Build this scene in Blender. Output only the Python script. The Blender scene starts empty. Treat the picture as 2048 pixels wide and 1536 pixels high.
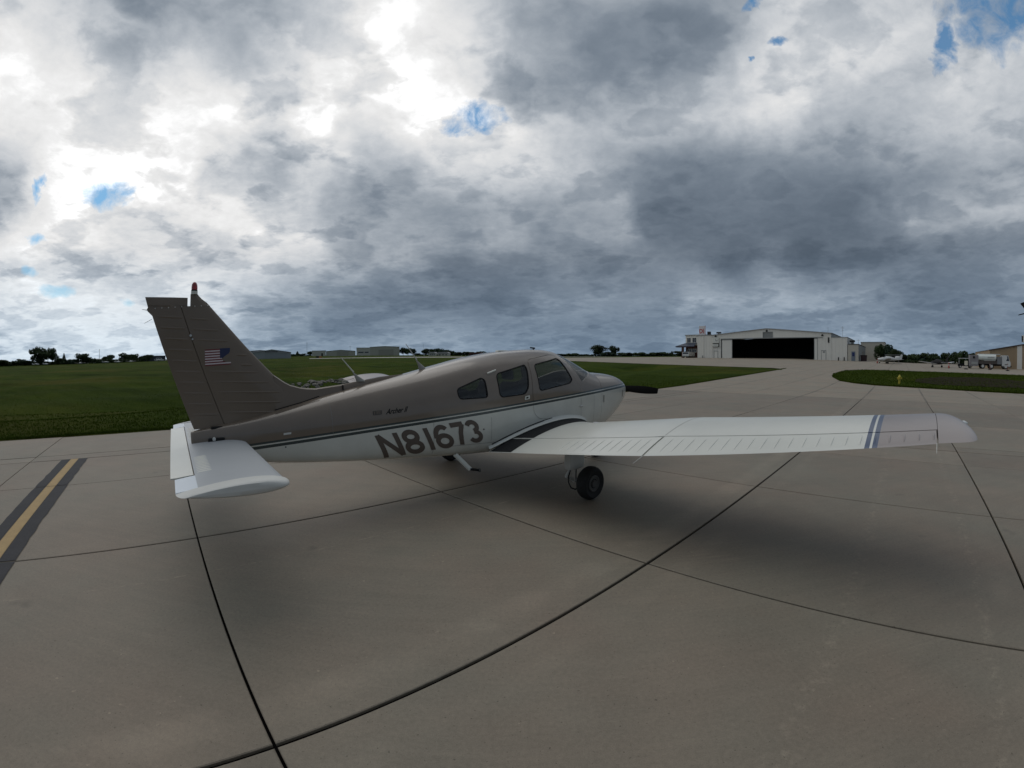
import bpy, bmesh, math, random
import numpy as np
from mathutils import Vector, Matrix
R = math.radians
random.seed(7); rng = np.random.default_rng(7)
scene = bpy.context.scene
col = scene.collection

# ------------------------------------------------------------------ camera (wide action-camera lens)
cd = bpy.data.cameras.new('camera'); cam = bpy.data.objects.new('camera', cd); col.objects.link(cam)
PITCH, ROLL, EYE = -0.0506308, 0.00705124, 1.70
cd.type = 'PANO'
cy = cd if hasattr(cd, 'panorama_type') else cd.cycles
cy.panorama_type = 'FISHEYE_LENS_POLYNOMIAL'
cd.sensor_fit = 'HORIZONTAL'; cd.sensor_width = 20.48; cd.sensor_height = 15.36
cy.fisheye_fov = R(180)
for i, v in enumerate((0.0, -1.11279072e-01, 8.77344185e-05, 9.11405120e-05, -2.63558072e-06)):
    setattr(cy, 'fisheye_polynomial_k%d' % i, v)
c, s = math.cos(PITCH), math.sin(PITCH)
Rp = Matrix(((1, 0, 0), (0, c, -s), (0, s, c)))
c, s = math.cos(ROLL), math.sin(ROLL)
Rr = Matrix(((c, 0, s), (0, 1, 0), (-s, 0, c)))
Rw = Rp @ Rr
rt, fw, up = Rw @ Vector((1, 0, 0)), Rw @ Vector((0, 1, 0)), Rw @ Vector((0, 0, 1))
M = Matrix.Identity(4)
for i in range(3):
    M[i][0], M[i][1], M[i][2] = rt[i], up[i], -fw[i]
M.translation = (0, 0, EYE)
cam.matrix_world = M
cd.clip_start = 0.05; cd.clip_end = 6000
scene.camera = cam

# ------------------------------------------------------------------ sky: broken stratocumulus over a Nishita sky
SUN_AZ, SUN_EL = -60.0, 68.0
world = bpy.data.worlds.new('World'); scene.world = world; world.use_nodes = True
wt = world.node_tree; wt.nodes.clear()
def wn(kind, **kw):
    n = wt.nodes.new(kind)
    for k, v in kw.items(): setattr(n, k, v)
    return n
def wl(a, b): wt.links.new(a, b)
def wm(op, a, b=None, c_=None, clamp=False):
    n = wn('ShaderNodeMath', operation=op); n.use_clamp = clamp
    for i, v in enumerate((a, b, c_)):
        if v is None: continue
        if isinstance(v, (int, float)): n.inputs[i].default_value = v
        else: wl(v, n.inputs[i])
    return n.outputs[0]
SKY_ROWS = [(1, [195, 204, 205, 202, 200, 165, 155, 138, 135, 147, 153, 140, 130, 130, 127, 125, 120, 140, 135, 148, 148, 145, 134, 134, 129]), (4, [191, 197, 204, 203, 197, 183, 147, 135, 122, 125, 129, 139, 125, 121, 119, 116, 118, 132, 131, 132, 136, 148, 126, 122, 120]), (7.5, [199, 215, 215, 209, 201, 190, 162, 146, 123, 118, 116, 110, 109, 138, 139, 133, 127, 154, 146, 155, 147, 139, 119, 122, 129]), (11.5, [212, 224, 206, 194, 206, 196, 191, 171, 160, 163, 145, 121, 131, 129, 145, 120, 131, 128, 96, 126, 102, 108, 110, 131, 134]), (15.5, [160, 207, 234, 196, 196, 213, 220, 208, 185, 159, 153, 142, 157, 137, 142, 150, 111, 108, 109, 108, 105, 105, 125, 159, 170]), (19.5, [166, 225, 247, 250, 233, 217, 199, 205, 174, 154, 149, 146, 157, 148, 150, 157, 120, 115, 118, 119, 116, 114, 129, 143, 150]), (24, [215, 225, 227, 237, 223, 191, 175, 215, 199, 166, 165, 185, 192, 195, 172, 150, 135, 122, 126, 133, 142, 148, 158, 171, 180]), (29, [232, 219, 218, 212, 225, 237, 225, 236, 203, 194, 229, 246, 225, 188, 179, 168, 177, 175, 182, 201, 208, 171, 171, 175, 186]), (34, [196, 185, 172, 163, 190, 175, 191, 228, 225, 241, 236, 214, 198, 171, 161, 149, 143, 152, 161, 182, 205, 203, 203, 187, 175]), (39, [178, 165, 158, 153, 150, 156, 184, 200, 224, 239, 220, 205, 195, 180, 171, 141, 145, 147, 150, 165, 183, 194, 180, 169, 166]), (45, [200, 198, 197, 195, 181, 172, 185, 199, 205, 225, 220, 204, 180, 160, 151, 165, 158, 150, 150, 154, 168, 175, 176, 177, 178])]
HOLES = [(-4.1, 29.9, 3.5, 1.5), (-49.2, 18.8, 2.4, 1.6), (-57.5, 18.4, 0.8, 1.8), (-55.3, 12.8, 1.4, 0.6), (-56.7, 9.8, 2.1, 0.5), (-53.9, 8.3, 1.9, 0.6), (-46.0, 7.2, 1.4, 0.5), (65.5, 34.5, 8.5, 4.6), (56.2, 31.8, 1.5, 1.9), (37.0, 36.1, 1.3, 0.7), (33.2, 34.8, 0.5, 0.3), (37.0, 40.6, 1.5, 0.5)]
tc = wn('ShaderNodeTexCoord'); sep = wn('ShaderNodeSeparateXYZ'); wl(tc.outputs['Generated'], sep.inputs[0])
dx, dy, dz = sep.outputs
# cloud-deck coordinates: direction projected on a layer overhead
den = wm('ADD', wm('MAXIMUM', dz, 0.0), 0.20)
comb = wn('ShaderNodeCombineXYZ'); wl(wm('DIVIDE', dx, den), comb.inputs[0]); wl(wm('DIVIDE', dy, den), comb.inputs[1])
def noise(vec, scale, detail, rough, dist=0.0):
    n = wn('ShaderNodeTexNoise', noise_dimensions='3D'); n.inputs['Scale'].default_value = scale
    n.inputs['Detail'].default_value = detail; n.inputs['Roughness'].default_value = rough; n.inputs['Distortion'].default_value = dist
    wl(vec, n.inputs['Vector']); return n
deck = comb.outputs[0]
# billows: each layer is a smooth field cut by a steep curve, so cloud edges are crisp and interiors soft
def smoothstep(v, a, b):
    n = wn('ShaderNodeMapRange', interpolation_type='SMOOTHSTEP'); wl(v, n.inputs['Value']); n.inputs['From Min'].default_value = a; n.inputs['From Max'].default_value = b
    return n.outputs['Result']
def billow(scale, detail, warp, seed):
    off = wn('ShaderNodeVectorMath', operation='ADD'); wl(deck, off.inputs[0]); off.inputs[1].default_value = (seed, seed * 1.7, seed * .6)
    nw = noise(off.outputs[0], scale * 1.7, 4, 0.55); c_ = wn('ShaderNodeVectorMath', operation='SCALE'); wl(nw.outputs['Color'], c_.inputs[0]); c_.inputs['Scale'].default_value = warp / scale
    ad = wn('ShaderNodeVectorMath', operation='ADD'); wl(off.outputs[0], ad.inputs[0]); wl(c_.outputs[0], ad.inputs[1])
    n = noise(ad.outputs[0], scale, detail, 0.52); return n.outputs['Fac']
b1 = billow(1.7, 6.0, 0.5, 3.1); b2 = billow(4.2, 6.0, 0.45, 11.3); n_fine = noise(deck, 14.0, 5, 0.66, 0.3)
n_warp = noise(tc.outputs['Generated'], 6.0, 6, 0.58)
wsep = wn('ShaderNodeSeparateColor'); wl(n_warp.outputs['Color'], wsep.inputs[0])
az = wm('ARCTAN2', dx, dy); el = wm('ARCSINE', dz)
azw = wm('ADD', az, wm('MULTIPLY', wm('SUBTRACT', wsep.outputs[0], 0.5), 0.26))
elw = wm('ADD', el, wm('MULTIPLY', wm('SUBTRACT', wsep.outputs[1], 0.5), wm('MULTIPLY_ADD', wm('MAXIMUM', dz, 0.0), 0.22, 0.012)))
t = wm('ADD', wm('DIVIDE', azw, 2 * math.pi), 0.5)
stops = [(-62 + 5 * i + 180) / 360 for i in range(25)]
prev = None; pe = None
rows = list(SKY_ROWS) + [(58, [205, 195, 190, 185, 185, 190, 195, 200, 205, 215, 210, 200, 190, 180, 175, 170, 170, 170, 170, 170, 175, 180, 180, 175, 170]), (88, [186] * 25)]
for e, vs in rows:
    cr = wn('ShaderNodeValToRGB'); el_ = cr.color_ramp; el_.interpolation = 'EASE'
    pts = [(0.0, 128), (0.10, 140), (0.22, 165)] + list(zip(stops, vs)) + [(0.76, 135), (0.88, 125), (1.0, 128)]
    el_.elements[0].position = 0.0; el_.elements[1].position = 1.0
    while len(el_.elements) < len(pts): el_.elements.new(0.5)
    for q, (p_, v_) in zip(el_.elements, pts): q.position = p_
    for q, (p_, v_) in zip(el_.elements, pts): q.color = (v_ / 255, v_ / 255, v_ / 255, 1)
    wl(t, cr.inputs[0])
    bw = wn('ShaderNodeSeparateColor'); wl(cr.outputs[0], bw.inputs[0]); val = bw.outputs[0]
    if prev is None: prev = val
    else:
        f = wm('DIVIDE', wm('SUBTRACT', elw, R(pe)), R(e - pe), clamp=True)
        prev = wm('ADD', prev, wm('MULTIPLY', f, wm('SUBTRACT', val, prev)))
    pe = e
tone = prev
c1 = smoothstep(b1, 0.42, 0.60); c2 = smoothstep(b2, 0.42, 0.62)       # 0 gap .. 1 thick cloud
rim1 = wm('MULTIPLY', c1, wm('SUBTRACT', 1.0, c1)); rim2 = wm('MULTIPLY', c2, wm('SUBTRACT', 1.0, c2))
det = wm('ADD', wm('MULTIPLY', wm('SUBTRACT', 0.5, c1), 0.095), wm('MULTIPLY', wm('SUBTRACT', 0.5, c2), wm('MULTIPLY_ADD', tone, 0.19, -0.055)))
det = wm('ADD', det, wm('ADD', wm('MULTIPLY', wm('SUBTRACT', rim1, 0.11), 0.24), wm('MULTIPLY', wm('SUBTRACT', rim2, 0.11), 0.20)))
det = wm('ADD', det, wm('MULTIPLY', wm('SUBTRACT', n_fine.outputs['Fac'], 0.5), 0.15))
det = wm('MULTIPLY', det, wm('MULTIPLY_ADD', tone, 1.5, -0.22))
tone = wm('ADD', tone, det)
tone = wm('MULTIPLY_ADD', wm('SUBTRACT', tone, 0.60), 1.16, 0.598)
low = wm('SUBTRACT', 1.0, wm('DIVIDE', wm('MAXIMUM', el, 0.0), R(13)), clamp=True)                # air light towards the horizon
tone = wm('ADD', tone, wm('MULTIPLY', low, 0.055))
tone = wm('ADD', tone, wm('MULTIPLY', wm('MAXIMUM', wm('SUBTRACT', 0.56, tone), 0.0), 0.18))
hi = wm('MAXIMUM', wm('SUBTRACT', tone, 0.84), 0.0); tone = wm('SUBTRACT', tone, wm('MULTIPLY', hi, 0.36))   # soft shoulder in the brightest cloud
lin = wm('POWER', wm('MAXIMUM', tone, 0.05), 2.25)
lin = wm('ADD', lin, wm('MULTIPLY', wm('MAXIMUM', wm('SUBTRACT', tone, 0.94), 0.0), 3.0))
tint = wn('ShaderNodeValToRGB'); tr = tint.color_ramp
tr.elements[0].position = 0.30; tr.elements[0].color = (0.72, 1.0, 1.38, 1)
tr.elements[1].position = 0.90; tr.elements[1].color = (1.0, 1.0, 1.0, 1)
e_ = tr.elements.new(0.62); e_.color = (0.885, 1.0, 1.14, 1)
wl(tone, tint.inputs[0])
blue = wn('ShaderNodeMix', data_type='RGBA', blend_type='MULTIPLY'); wl(low, blue.inputs['Factor']); wl(tint.outputs[0], blue.inputs['A']); blue.inputs['B'].default_value = (0.86, 1.0, 1.12, 1)
cloud = wn('ShaderNodeVectorMath', operation='SCALE'); wl(blue.outputs['Result'], cloud.inputs[0]); wl(wm('MULTIPLY', lin, 10.0), cloud.inputs['Scale'])
sky = wn('ShaderNodeTexSky', sky_type='NISHITA', sun_disc=False); sky.sun_elevation = R(SUN_EL); sky.sun_rotation = R(SUN_AZ)
# gaps in the cloud deck where the blue shows
hole = None
for a, e, ra, re in HOLES:
    da = wm('DIVIDE', wm('SUBTRACT', azw, R(a)), R(ra * 1.15)); de = wm('DIVIDE', wm('SUBTRACT', elw, R(e)), R(re * 1.15))
    h = wm('SUBTRACT', 1.0, wm('ADD', wm('MULTIPLY', da, da), wm('MULTIPLY', de, de)))
    hole = h if hole is None else wm('MAXIMUM', hole, h)
hole = wm('MAXIMUM', hole, -1.2)
n_h = noise(tc.outputs['Generated'], 22.0, 6, 0.62, 0.4)
hole = wm('ADD', hole, wm('MULTIPLY', wm('SUBTRACT', n_h.outputs['Fac'], 0.5), 3.0))
hole = wm('DIVIDE', wm('SUBTRACT', hole, 0.02), 1.05, clamp=True)
hole = wm('MULTIPLY', hole, wm('MULTIPLY_ADD', wm('DIVIDE', el, R(18), clamp=True), 0.62, 0.30))
mx = wn('ShaderNodeMix', data_type='RGBA'); wl(hole, mx.inputs['Factor']); wl(cloud.outputs[0], mx.inputs['A']); 
skb = wn('ShaderNodeVectorMath', operation='SCALE'); wl(sky.outputs[0], skb.inputs[0]); skb.inputs['Scale'].default_value = 1.25
skt = wn('ShaderNodeVectorMath', operation='MULTIPLY'); wl(skb.outputs[0], skt.inputs[0]); skt.inputs[1].default_value = (0.50, 0.88, 0.98); wl(skt.outputs[0], mx.inputs['B'])
bg = wn('ShaderNodeBackground'); bg.inputs['Strength'].default_value = 0.1; wl(mx.outputs['Result'], bg.inputs['Color'])
wo = wn('ShaderNodeOutputWorld'); wl(bg.outputs[0], wo.inputs[0])
world.cycles.sampling_method = 'MANUAL'; world.cycles.sample_map_resolution = 1024

sd = bpy.data.lights.new('sun', 'SUN'); sun = bpy.data.objects.new('sun', sd); col.objects.link(sun)
sd.energy = 0.68; sd.angle = R(62); sd.color = (1.0, 0.96, 0.90)
sv = Vector((math.sin(R(SUN_AZ)) * math.cos(R(SUN_EL)), math.cos(R(SUN_AZ)) * math.cos(R(SUN_EL)), math.sin(R(SUN_EL))))
sun.rotation_euler = sv.to_track_quat('Z', 'Y').to_euler(); sun.location = (0, 0, 60)

vs_ = scene.view_settings; vs_.view_transform = 'Standard'; vs_.look = 'None'; vs_.exposure = 0.0; vs_.gamma = 1.0; vs_.use_curve_mapping = False
scene.cycles.use_denoising = True
scene.cycles.max_bounces = 8; scene.cycles.transparent_max_bounces = 16

# ------------------------------------------------------------------ materials
MATS = {}
def mat(name, color, rough=0.6, metal=0.0, var=0.0, vscale=6.0, bump=0.0, bscale=40.0, spec=0.5, coat=0.0, fine=0.0, fscale=200.0, objrand=0.0):
    if name in MATS: return MATS[name]
    m = bpy.data.materials.new(name); m.use_nodes = True; nt = m.node_tree; b = nt.nodes['Principled BSDF']
    b.inputs['Roughness'].default_value = rough; b.inputs['Metallic'].default_value = metal
    b.inputs['Specular IOR Level'].default_value = spec; b.inputs['Coat Weight'].default_value = coat
    b.inputs['Coat Roughness'].default_value = 0.08
    b.inputs['Base Color'].default_value = (*color, 1)
    L = nt.links.new
    if var or fine or bump or objrand:
        tcn = nt.nodes.new('ShaderNodeTexCoord')
        src = None
        def nz(scale, detail=5):
            n = nt.nodes.new('ShaderNodeTexNoise'); n.inputs['Scale'].default_value = scale; n.inputs['Detail'].default_value = detail
            n.inputs['Roughness'].default_value = 0.6; L(tcn.outputs['Object'], n.inputs['Vector']); return n.outputs['Fac']
        def mth(op, a, b_):
            n = nt.nodes.new('ShaderNodeMath'); n.operation = op
            for i, v in enumerate((a, b_)):
                if isinstance(v, (int, float)): n.inputs[i].default_value = v
                else: L(v, n.inputs[i])
            return n.outputs[0]
        fac = 1.0
        if var: fac = mth('ADD', mth('MULTIPLY', mth('SUBTRACT', nz(vscale), 0.5), 2 * var), 1.0)
        if fine: fac = mth('MULTIPLY', fac, mth('ADD', mth('MULTIPLY', mth('SUBTRACT', nz(fscale, 3), 0.5), 2 * fine), 1.0))
        if objrand:
            oi = nt.nodes.new('ShaderNodeObjectInfo')
            fac = mth('MULTIPLY', fac, mth('ADD', mth('MULTIPLY', mth('SUBTRACT', oi.outputs['Random'], 0.5), 2 * objrand), 1.0))
        if not isinstance(fac, float):
            vm = nt.nodes.new('ShaderNodeVectorMath'); vm.operation = 'SCALE'; vm.inputs[0].default_value = color; L(fac, vm.inputs['Scale'])
            L(vm.outputs[0], b.inputs['Base Color'])
        if bump:
            bn = nt.nodes.new('ShaderNodeBump'); bn.inputs['Strength'].default_value = bump; bn.inputs['Distance'].default_value = 0.02
            L(nz(bscale, 6), bn.inputs['Height']); L(bn.outputs[0], b.inputs['Normal'])
    MATS[name] = m; return m

# ------------------------------------------------------------------ object helpers
def link(o, parent=None):
    col.objects.link(o)
    if parent is not None: o.parent = parent
    return o
def tag(o, label=None, cat=None, group=None, kind=None):
    if label: o['label'] = label
    if cat: o['category'] = cat
    if group: o['group'] = group
    if kind: o['kind'] = kind
    return o
def thing(name, label, cat, loc, rotz=0.0, group=None):
    o = bpy.data.objects.new(name, None); o.empty_display_size = 0.3; o.location = loc; o.rotation_euler = (0, 0, rotz)
    link(o); return tag(o, label, cat, group)
def mesh_of(name, verts, faces, mats=(), fmat=None, smooth=None):
    me = bpy.data.meshes.new(name); me.from_pydata([tuple(v) for v in verts], [], [tuple(f) for f in faces])
    for m in mats: me.materials.append(m)
    if fmat is not None: me.polygons.foreach_set('material_index', fmat)
    if smooth is not None:
        me.polygons.foreach_set('use_smooth', [True] * len(me.polygons)); me.set_sharp_from_angle(angle=R(smooth))
    me.update(); return me
def obj(name, me, parent=None, loc=None, kind=None):
    o = bpy.data.objects.new(name, me); link(o, parent)
    if loc is not None: o.location = loc
    if kind: o['kind'] = kind
    return o
class MB:
    """collects shapes into one mesh"""
    def __init__(s): s.v = []; s.f = []; s.m = []; s.mi = 0
    def add(s, vs, fs):
        k = len(s.v); s.v += [tuple(v) for v in vs]; s.f += [tuple(i + k for i in f) for f in fs]; s.m += [s.mi] * len(fs)
    def box(s, x0, x1, y0, y1, z0, z1):
        s.add([(x0, y0, z0), (x1, y0, z0), (x1, y1, z0), (x0, y1, z0), (x0, y0, z1), (x1, y0, z1), (x1, y1, z1), (x0, y1, z1)],
              [(0, 3, 2, 1), (4, 5, 6, 7), (0, 1, 5, 4), (1, 2, 6, 5), (2, 3, 7, 6), (3, 0, 4, 7)])
    def tube(s, p, q, r0, r1=None, n=12, cap=True):
        r1 = r0 if r1 is None else r1
        p, q = Vector(p), Vector(q); d = (q - p).normalized(); a = d.orthogonal().normalized(); b = d.cross(a)
        vs = []
        for c_, r in ((p, r0), (q, r1)):
            for i in range(n):
                t_ = 2 * math.pi * i / n; vs.append(c_ + a * (r * math.cos(t_)) + b * (r * math.sin(t_)))
        fs = [(i, (i + 1) % n, n + (i + 1) % n, n + i) for i in range(n)]
        if cap: fs += [tuple(range(n - 1, -1, -1)), tuple(range(n, 2 * n))]
        s.add(vs, fs)
    def path(s, pts, r, n=8):
        for a, b in zip(pts[:-1], pts[1:]): s.tube(a, b, r, r, n)
    def lathe(s, prof, origin, axis, n=24):
        o = Vector(origin); d = Vector(axis).normalized(); a = d.orthogonal().normalized(); b = d.cross(a); vs = []; fs = []
        for (h, r) in prof:
            for i in range(n):
                t_ = 2 * math.pi * i / n; vs.append(o + d * h + a * (r * math.cos(t_)) + b * (r * math.sin(t_)))
        for j in range(len(prof) - 1):
            for i in range(n): fs.append((j * n + i, j * n + (i + 1) % n, (j + 1) * n + (i + 1) % n, (j + 1) * n + i))
        fs.append(tuple(range(n - 1, -1, -1))); fs.append(tuple((len(prof) - 1) * n + i for i in range(n)))
        s.add(vs, fs)
    def grid(s, rows_, closed=False, cap0=False, cap1=False):
        n = len(rows_[0]); vs = [p for r in rows_ for p in r]; fs = []
        for j in range(len(rows_) - 1):
            for i in range(n if closed else n - 1):
                i2 = (i + 1) % n; fs.append((j * n + i, j * n + i2, (j + 1) * n + i2, (j + 1) * n + i))
        if cap0: fs.append(tuple(range(n - 1, -1, -1)))
        if cap1: fs.append(tuple((len(rows_) - 1) * n + i for i in range(n)))
        s.add(vs, fs)
    def prism(s, poly, y0, y1):
        """poly in (x,z), extruded along y"""
        n = len(poly); vs = [(x, y0, z) for x, z in poly] + [(x, y1, z) for x, z in poly]
        s.add(vs, [tuple(range(n)), tuple(range(2 * n - 1, n - 1, -1))] + [(i, n + i, n + (i + 1) % n, (i + 1) % n) for i in range(n)])
    def mesh(s, name, mats, smooth=None, fix=True):
        me = mesh_of(name, s.v, s.f, mats if isinstance(mats, (list, tuple)) else [mats], s.m, None)
        if fix:
            bm = bmesh.new(); bm.from_mesh(me); bmesh.ops.recalc_face_normals(bm, faces=bm.faces); bm.to_mesh(me); bm.free()
        if smooth is not None:
            me.polygons.foreach_set('use_smooth', [True] * len(me.polygons)); me.set_sharp_from_angle(angle=R(smooth))
        return me
    def build(s, name, mats, parent=None, loc=None, smooth=None, kind=None): return obj(name, s.mesh(name, mats, smooth), parent, loc, kind)
def mirror_mesh(me, name=None):
    m2 = me.copy(); m2.name = name or me.name
    co = np.empty(len(m2.vertices) * 3); m2.vertices.foreach_get('co', co); co = co.reshape(-1, 3); co[:, 1] *= -1
    m2.vertices.foreach_set('co', co.ravel()); m2.flip_normals(); m2.update(); return m2
def copy_tree(root, name=None):
    r = root.copy(); col.objects.link(r)
    for ch in root.children:
        c_ = ch.copy(); col.objects.link(c_); c_.parent = r
        for g in ch.children:
            d = g.copy(); col.objects.link(d); d.parent = c_
    return r

# ------------------------------------------------------------------ terrain: flat apron, ground rising gently beyond it
AZT = [-180, -120, -60, -49, -25, 0, 8, 25, 35, 42, 49, 60, 120, 180]
S1 = [.0, .012, .0185, .0185, .022, .017, .021, .0240, .0240, .0205, .0150, .0140, .008, .0]
S2 = [.0, .012, .0185, .0185, .022, .0152, .0115, .012, .012, .012, .012, .012, .01, .0]
def T(x, y):
    a = np.degrees(np.arctan2(x, y)); d = np.hypot(x, y)
    e = np.clip(d - 26, 0, None); q = np.where(e < 8, e * e / 16, e - 4)
    return np.interp(a, AZT, S1) * np.minimum(q, 110) + np.interp(a, AZT, S2) * np.clip(q - 110, 0, 500)
PHI = R(42.669); NU = np.array([math.cos(PHI), math.sin(PHI)]); NV = np.array([-math.sin(PHI), math.cos(PHI)])
def UV(u, v): return (u * NU[0] + v * NV[0], u * NU[1] + v * NV[1])
def UVT(u, v, dz=0.0):
    x, y = UV(u, v); return (x, y, float(T(x, y)) + dz)

# ------------------------------------------------------------------ ground surfaces
def concrete(name, base, joints=False, objrand=0.0):
    m = bpy.data.materials.new(name); m.use_nodes = True; nt = m.node_tree; b = nt.nodes['Principled BSDF']; L = nt.links.new
    g = nt.nodes.new('ShaderNodeNewGeometry'); P = g.outputs['Position']
    def nz(scale, detail, rough=0.6, vec=None):
        n = nt.nodes.new('ShaderNodeTexNoise'); n.inputs['Scale'].default_value = scale; n.inputs['Detail'].default_value = detail; n.inputs['Roughness'].default_value = rough
        L(vec if vec is not None else P, n.inputs['Vector']); return n.outputs['Fac']
    def mth(op, a, b_, c_=None, clamp=False):
        n = nt.nodes.new('ShaderNodeMath'); n.operation = op; n.use_clamp = clamp
        for i, v in enumerate((a, b_, c_)):
            if v is None: continue
            if isinstance(v, (int, float)): n.inputs[i].default_value = v
            else: L(v, n.inputs[i])
        return n.outputs[0]
    big = nz(0.35, 4); mid = nz(1.6, 6, 0.65); fine = nz(38, 4, 0.7); grit = nz(160, 2, 0.6)
    mp = nt.nodes.new('ShaderNodeMapping'); mp.inputs['Rotation'].default_value = (0, 0, -PHI); mp.inputs['Scale'].default_value = (0.45, 7.0, 1); L(P, mp.inputs['Vector'])
    drag = nz(1.5, 6, 0.7, mp.outputs[0])                        # broom and tyre streaks along the lanes
    f = mth('MULTIPLY_ADD', mth('SUBTRACT', big, 0.5), 0.36, 1.0)
    f = mth('ADD', f, mth('MULTIPLY', mth('SUBTRACT', mid, 0.5), 0.42))
    f = mth('ADD', f, mth('MULTIPLY', mth('SUBTRACT', drag, 0.5), 0.26))
    f = mth('ADD', f, mth('MULTIPLY', mth('SUBTRACT', fine, 0.5), 0.60))
    f = mth('ADD', f, mth('MULTIPLY', mth('SUBTRACT', grit, 0.5), 0.60))
    pit = mth('MULTIPLY', mth('GREATER_THAN', nz(55, 1, 0.4), 0.735), -0.42); f = mth('ADD', f, pit)
    # pale scuffs and laitance in streaks
    sc = mth('MULTIPLY', mth('SUBTRACT', nz(0.9, 3, 0.5), 0.54), 6.0, None, True); sc2 = mth('MULTIPLY', mth('SUBTRACT', nz(3.0, 9, 0.82, mp.outputs[0]), 0.56), 7.0, None, True)
    f = mth('ADD', f, mth('MULTIPLY', mth('MULTIPLY', sc, sc2), 0.5))
    if not joints:   # worn pale band on either side of the main lane joint
        mpw = nt.nodes.new('ShaderNodeMapping'); mpw.inputs['Rotation'].default_value = (0, 0, -PHI); L(P, mpw.inputs['Vector']); sw = nt.nodes.new('ShaderNodeSeparateXYZ'); L(mpw.outputs[0], sw.inputs[0])
        for c0, wd, amp in ((2.06, 0.16, 0.30), (1.50, 0.10, 0.16), (5.02, 0.10, 0.12), (-1.05, 0.12, 0.14)):
            q_ = mth('DIVIDE', mth('SUBTRACT', sw.outputs[1], c0), wd); band = mth('SUBTRACT', 1.0, mth('MULTIPLY', q_, q_), None, True)
            f = mth('ADD', f, mth('MULTIPLY', mth('MULTIPLY', band, mth('MULTIPLY', mth('SUBTRACT', nz(1.3, 6, 0.75), 0.40), 3.5, None, True)), amp))
    if not joints:   # pale tyre scuffs left along two lanes
        for c0, wd, amp, sc_ in ((0.17, 0.095, 0.62, 9.0), (-0.85, 0.07, 0.66, 11.0), (3.95, 0.014, 1.2, 6.0), (-2.9, 0.07, 0.45, 9.0)):
            q_ = mth('DIVIDE', mth('SUBTRACT', mth('ADD', sw.outputs[1], mth('MULTIPLY', mth('SUBTRACT', nz(0.6, 2), 0.5), 0.10)), c0), wd); band = mth('SUBTRACT', 1.0, mth('MULTIPLY', q_, q_), None, True)
            f = mth('ADD', f, mth('MULTIPLY', mth('MULTIPLY', band, mth('MULTIPLY', mth('SUBTRACT', nz(sc_, 8, 0.8), 0.50), 4.0, None, True)), amp))
        spot = mth('MULTIPLY', mth('SUBTRACT', nz(2.3, 2, 0.5), 0.70), 8.0, None, True); f = mth('MULTIPLY', f, mth('MULTIPLY_ADD', spot, -0.35, 1.0))
        chip = mth('MULTIPLY', mth('GREATER_THAN', nz(26, 2, 0.5), 0.715), mth('GREATER_THAN', nz(1.1, 3), 0.55)); f = mth('ADD', f, mth('MULTIPLY', chip, 0.40))
    if objrand:
        oi = nt.nodes.new('ShaderNodeObjectInfo'); f = mth('MULTIPLY', f, mth('MULTIPLY_ADD', mth('SUBTRACT', oi.outputs['Random'], 0.5), 2 * objrand, 1.0))
    warm = nt.nodes.new('ShaderNodeMix'); warm.data_type = 'RGBA'; L(mth('MULTIPLY', mth('SUBTRACT', nz(0.55, 3), 0.36), 3.2, None, True), warm.inputs['Factor'])
    warm.inputs['A'].default_value = (base[0] * 0.95, base[1] * 1.0, base[2] * 1.01, 1); warm.inputs['B'].default_value = (base[0] * 1.045, base[1] * 0.992, base[2] * 0.98, 1)
    colr = warm.outputs['Result']
    if joints:
        sx = nt.nodes.new('ShaderNodeSeparateXYZ'); mp2 = nt.nodes.new('ShaderNodeMapping'); mp2.inputs['Rotation'].default_value = (0, 0, -PHI); L(P, mp2.inputs['Vector']); L(mp2.outputs[0], sx.inputs[0])
        def line(c, step, off, w):
            a = mth('ABSOLUTE', mth('SUBTRACT', mth('FRACT', mth('DIVIDE', mth('SUBTRACT', c, off - step / 2), step), None), 0.5), None)
            return mth('LESS_THAN', a, w / step)
        jj = mth('MAXIMUM', line(sx.outputs[1], 3.05, -1.275, 0.05), line(sx.outputs[0], 4.285, 23.72, 0.06))
        jj = mth('MULTIPLY', jj, mth('MULTIPLY_ADD', nz(0.25, 3), 2.4, -0.55, True)); f = mth('MULTIPLY', f, mth('MULTIPLY_ADD', jj, -0.62, 1.0))
    vm = nt.nodes.new('ShaderNodeVectorMath'); vm.operation = 'SCALE'; L(colr, vm.inputs[0]); L(f, vm.inputs['Scale']); L(vm.outputs[0], b.inputs['Base Color'])
    b.inputs['Roughness'].default_value = 0.66; b.inputs['Specular IOR Level'].default_value = 0.45
    bn = nt.nodes.new('ShaderNodeBump'); bn.inputs['Strength'].default_value = 0.35; bn.inputs['Distance'].default_value = 0.004
    L(mth('ADD', mth('ADD', fine, grit), mth('MULTIPLY', drag, 0.8)), bn.inputs['Height']); L(bn.outputs[0], b.inputs['Normal'])
    return m
CONC = (0.188, 0.158, 0.119)
M_slab = concrete('apron concrete', CONC, objrand=0.10)
M_conc = concrete('taxiway concrete', (0.236, 0.198, 0.148), joints=True)
M_joint = mat('joint sealant', (0.004, 0.0035, 0.0035), 0.95, spec=0.03)

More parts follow.
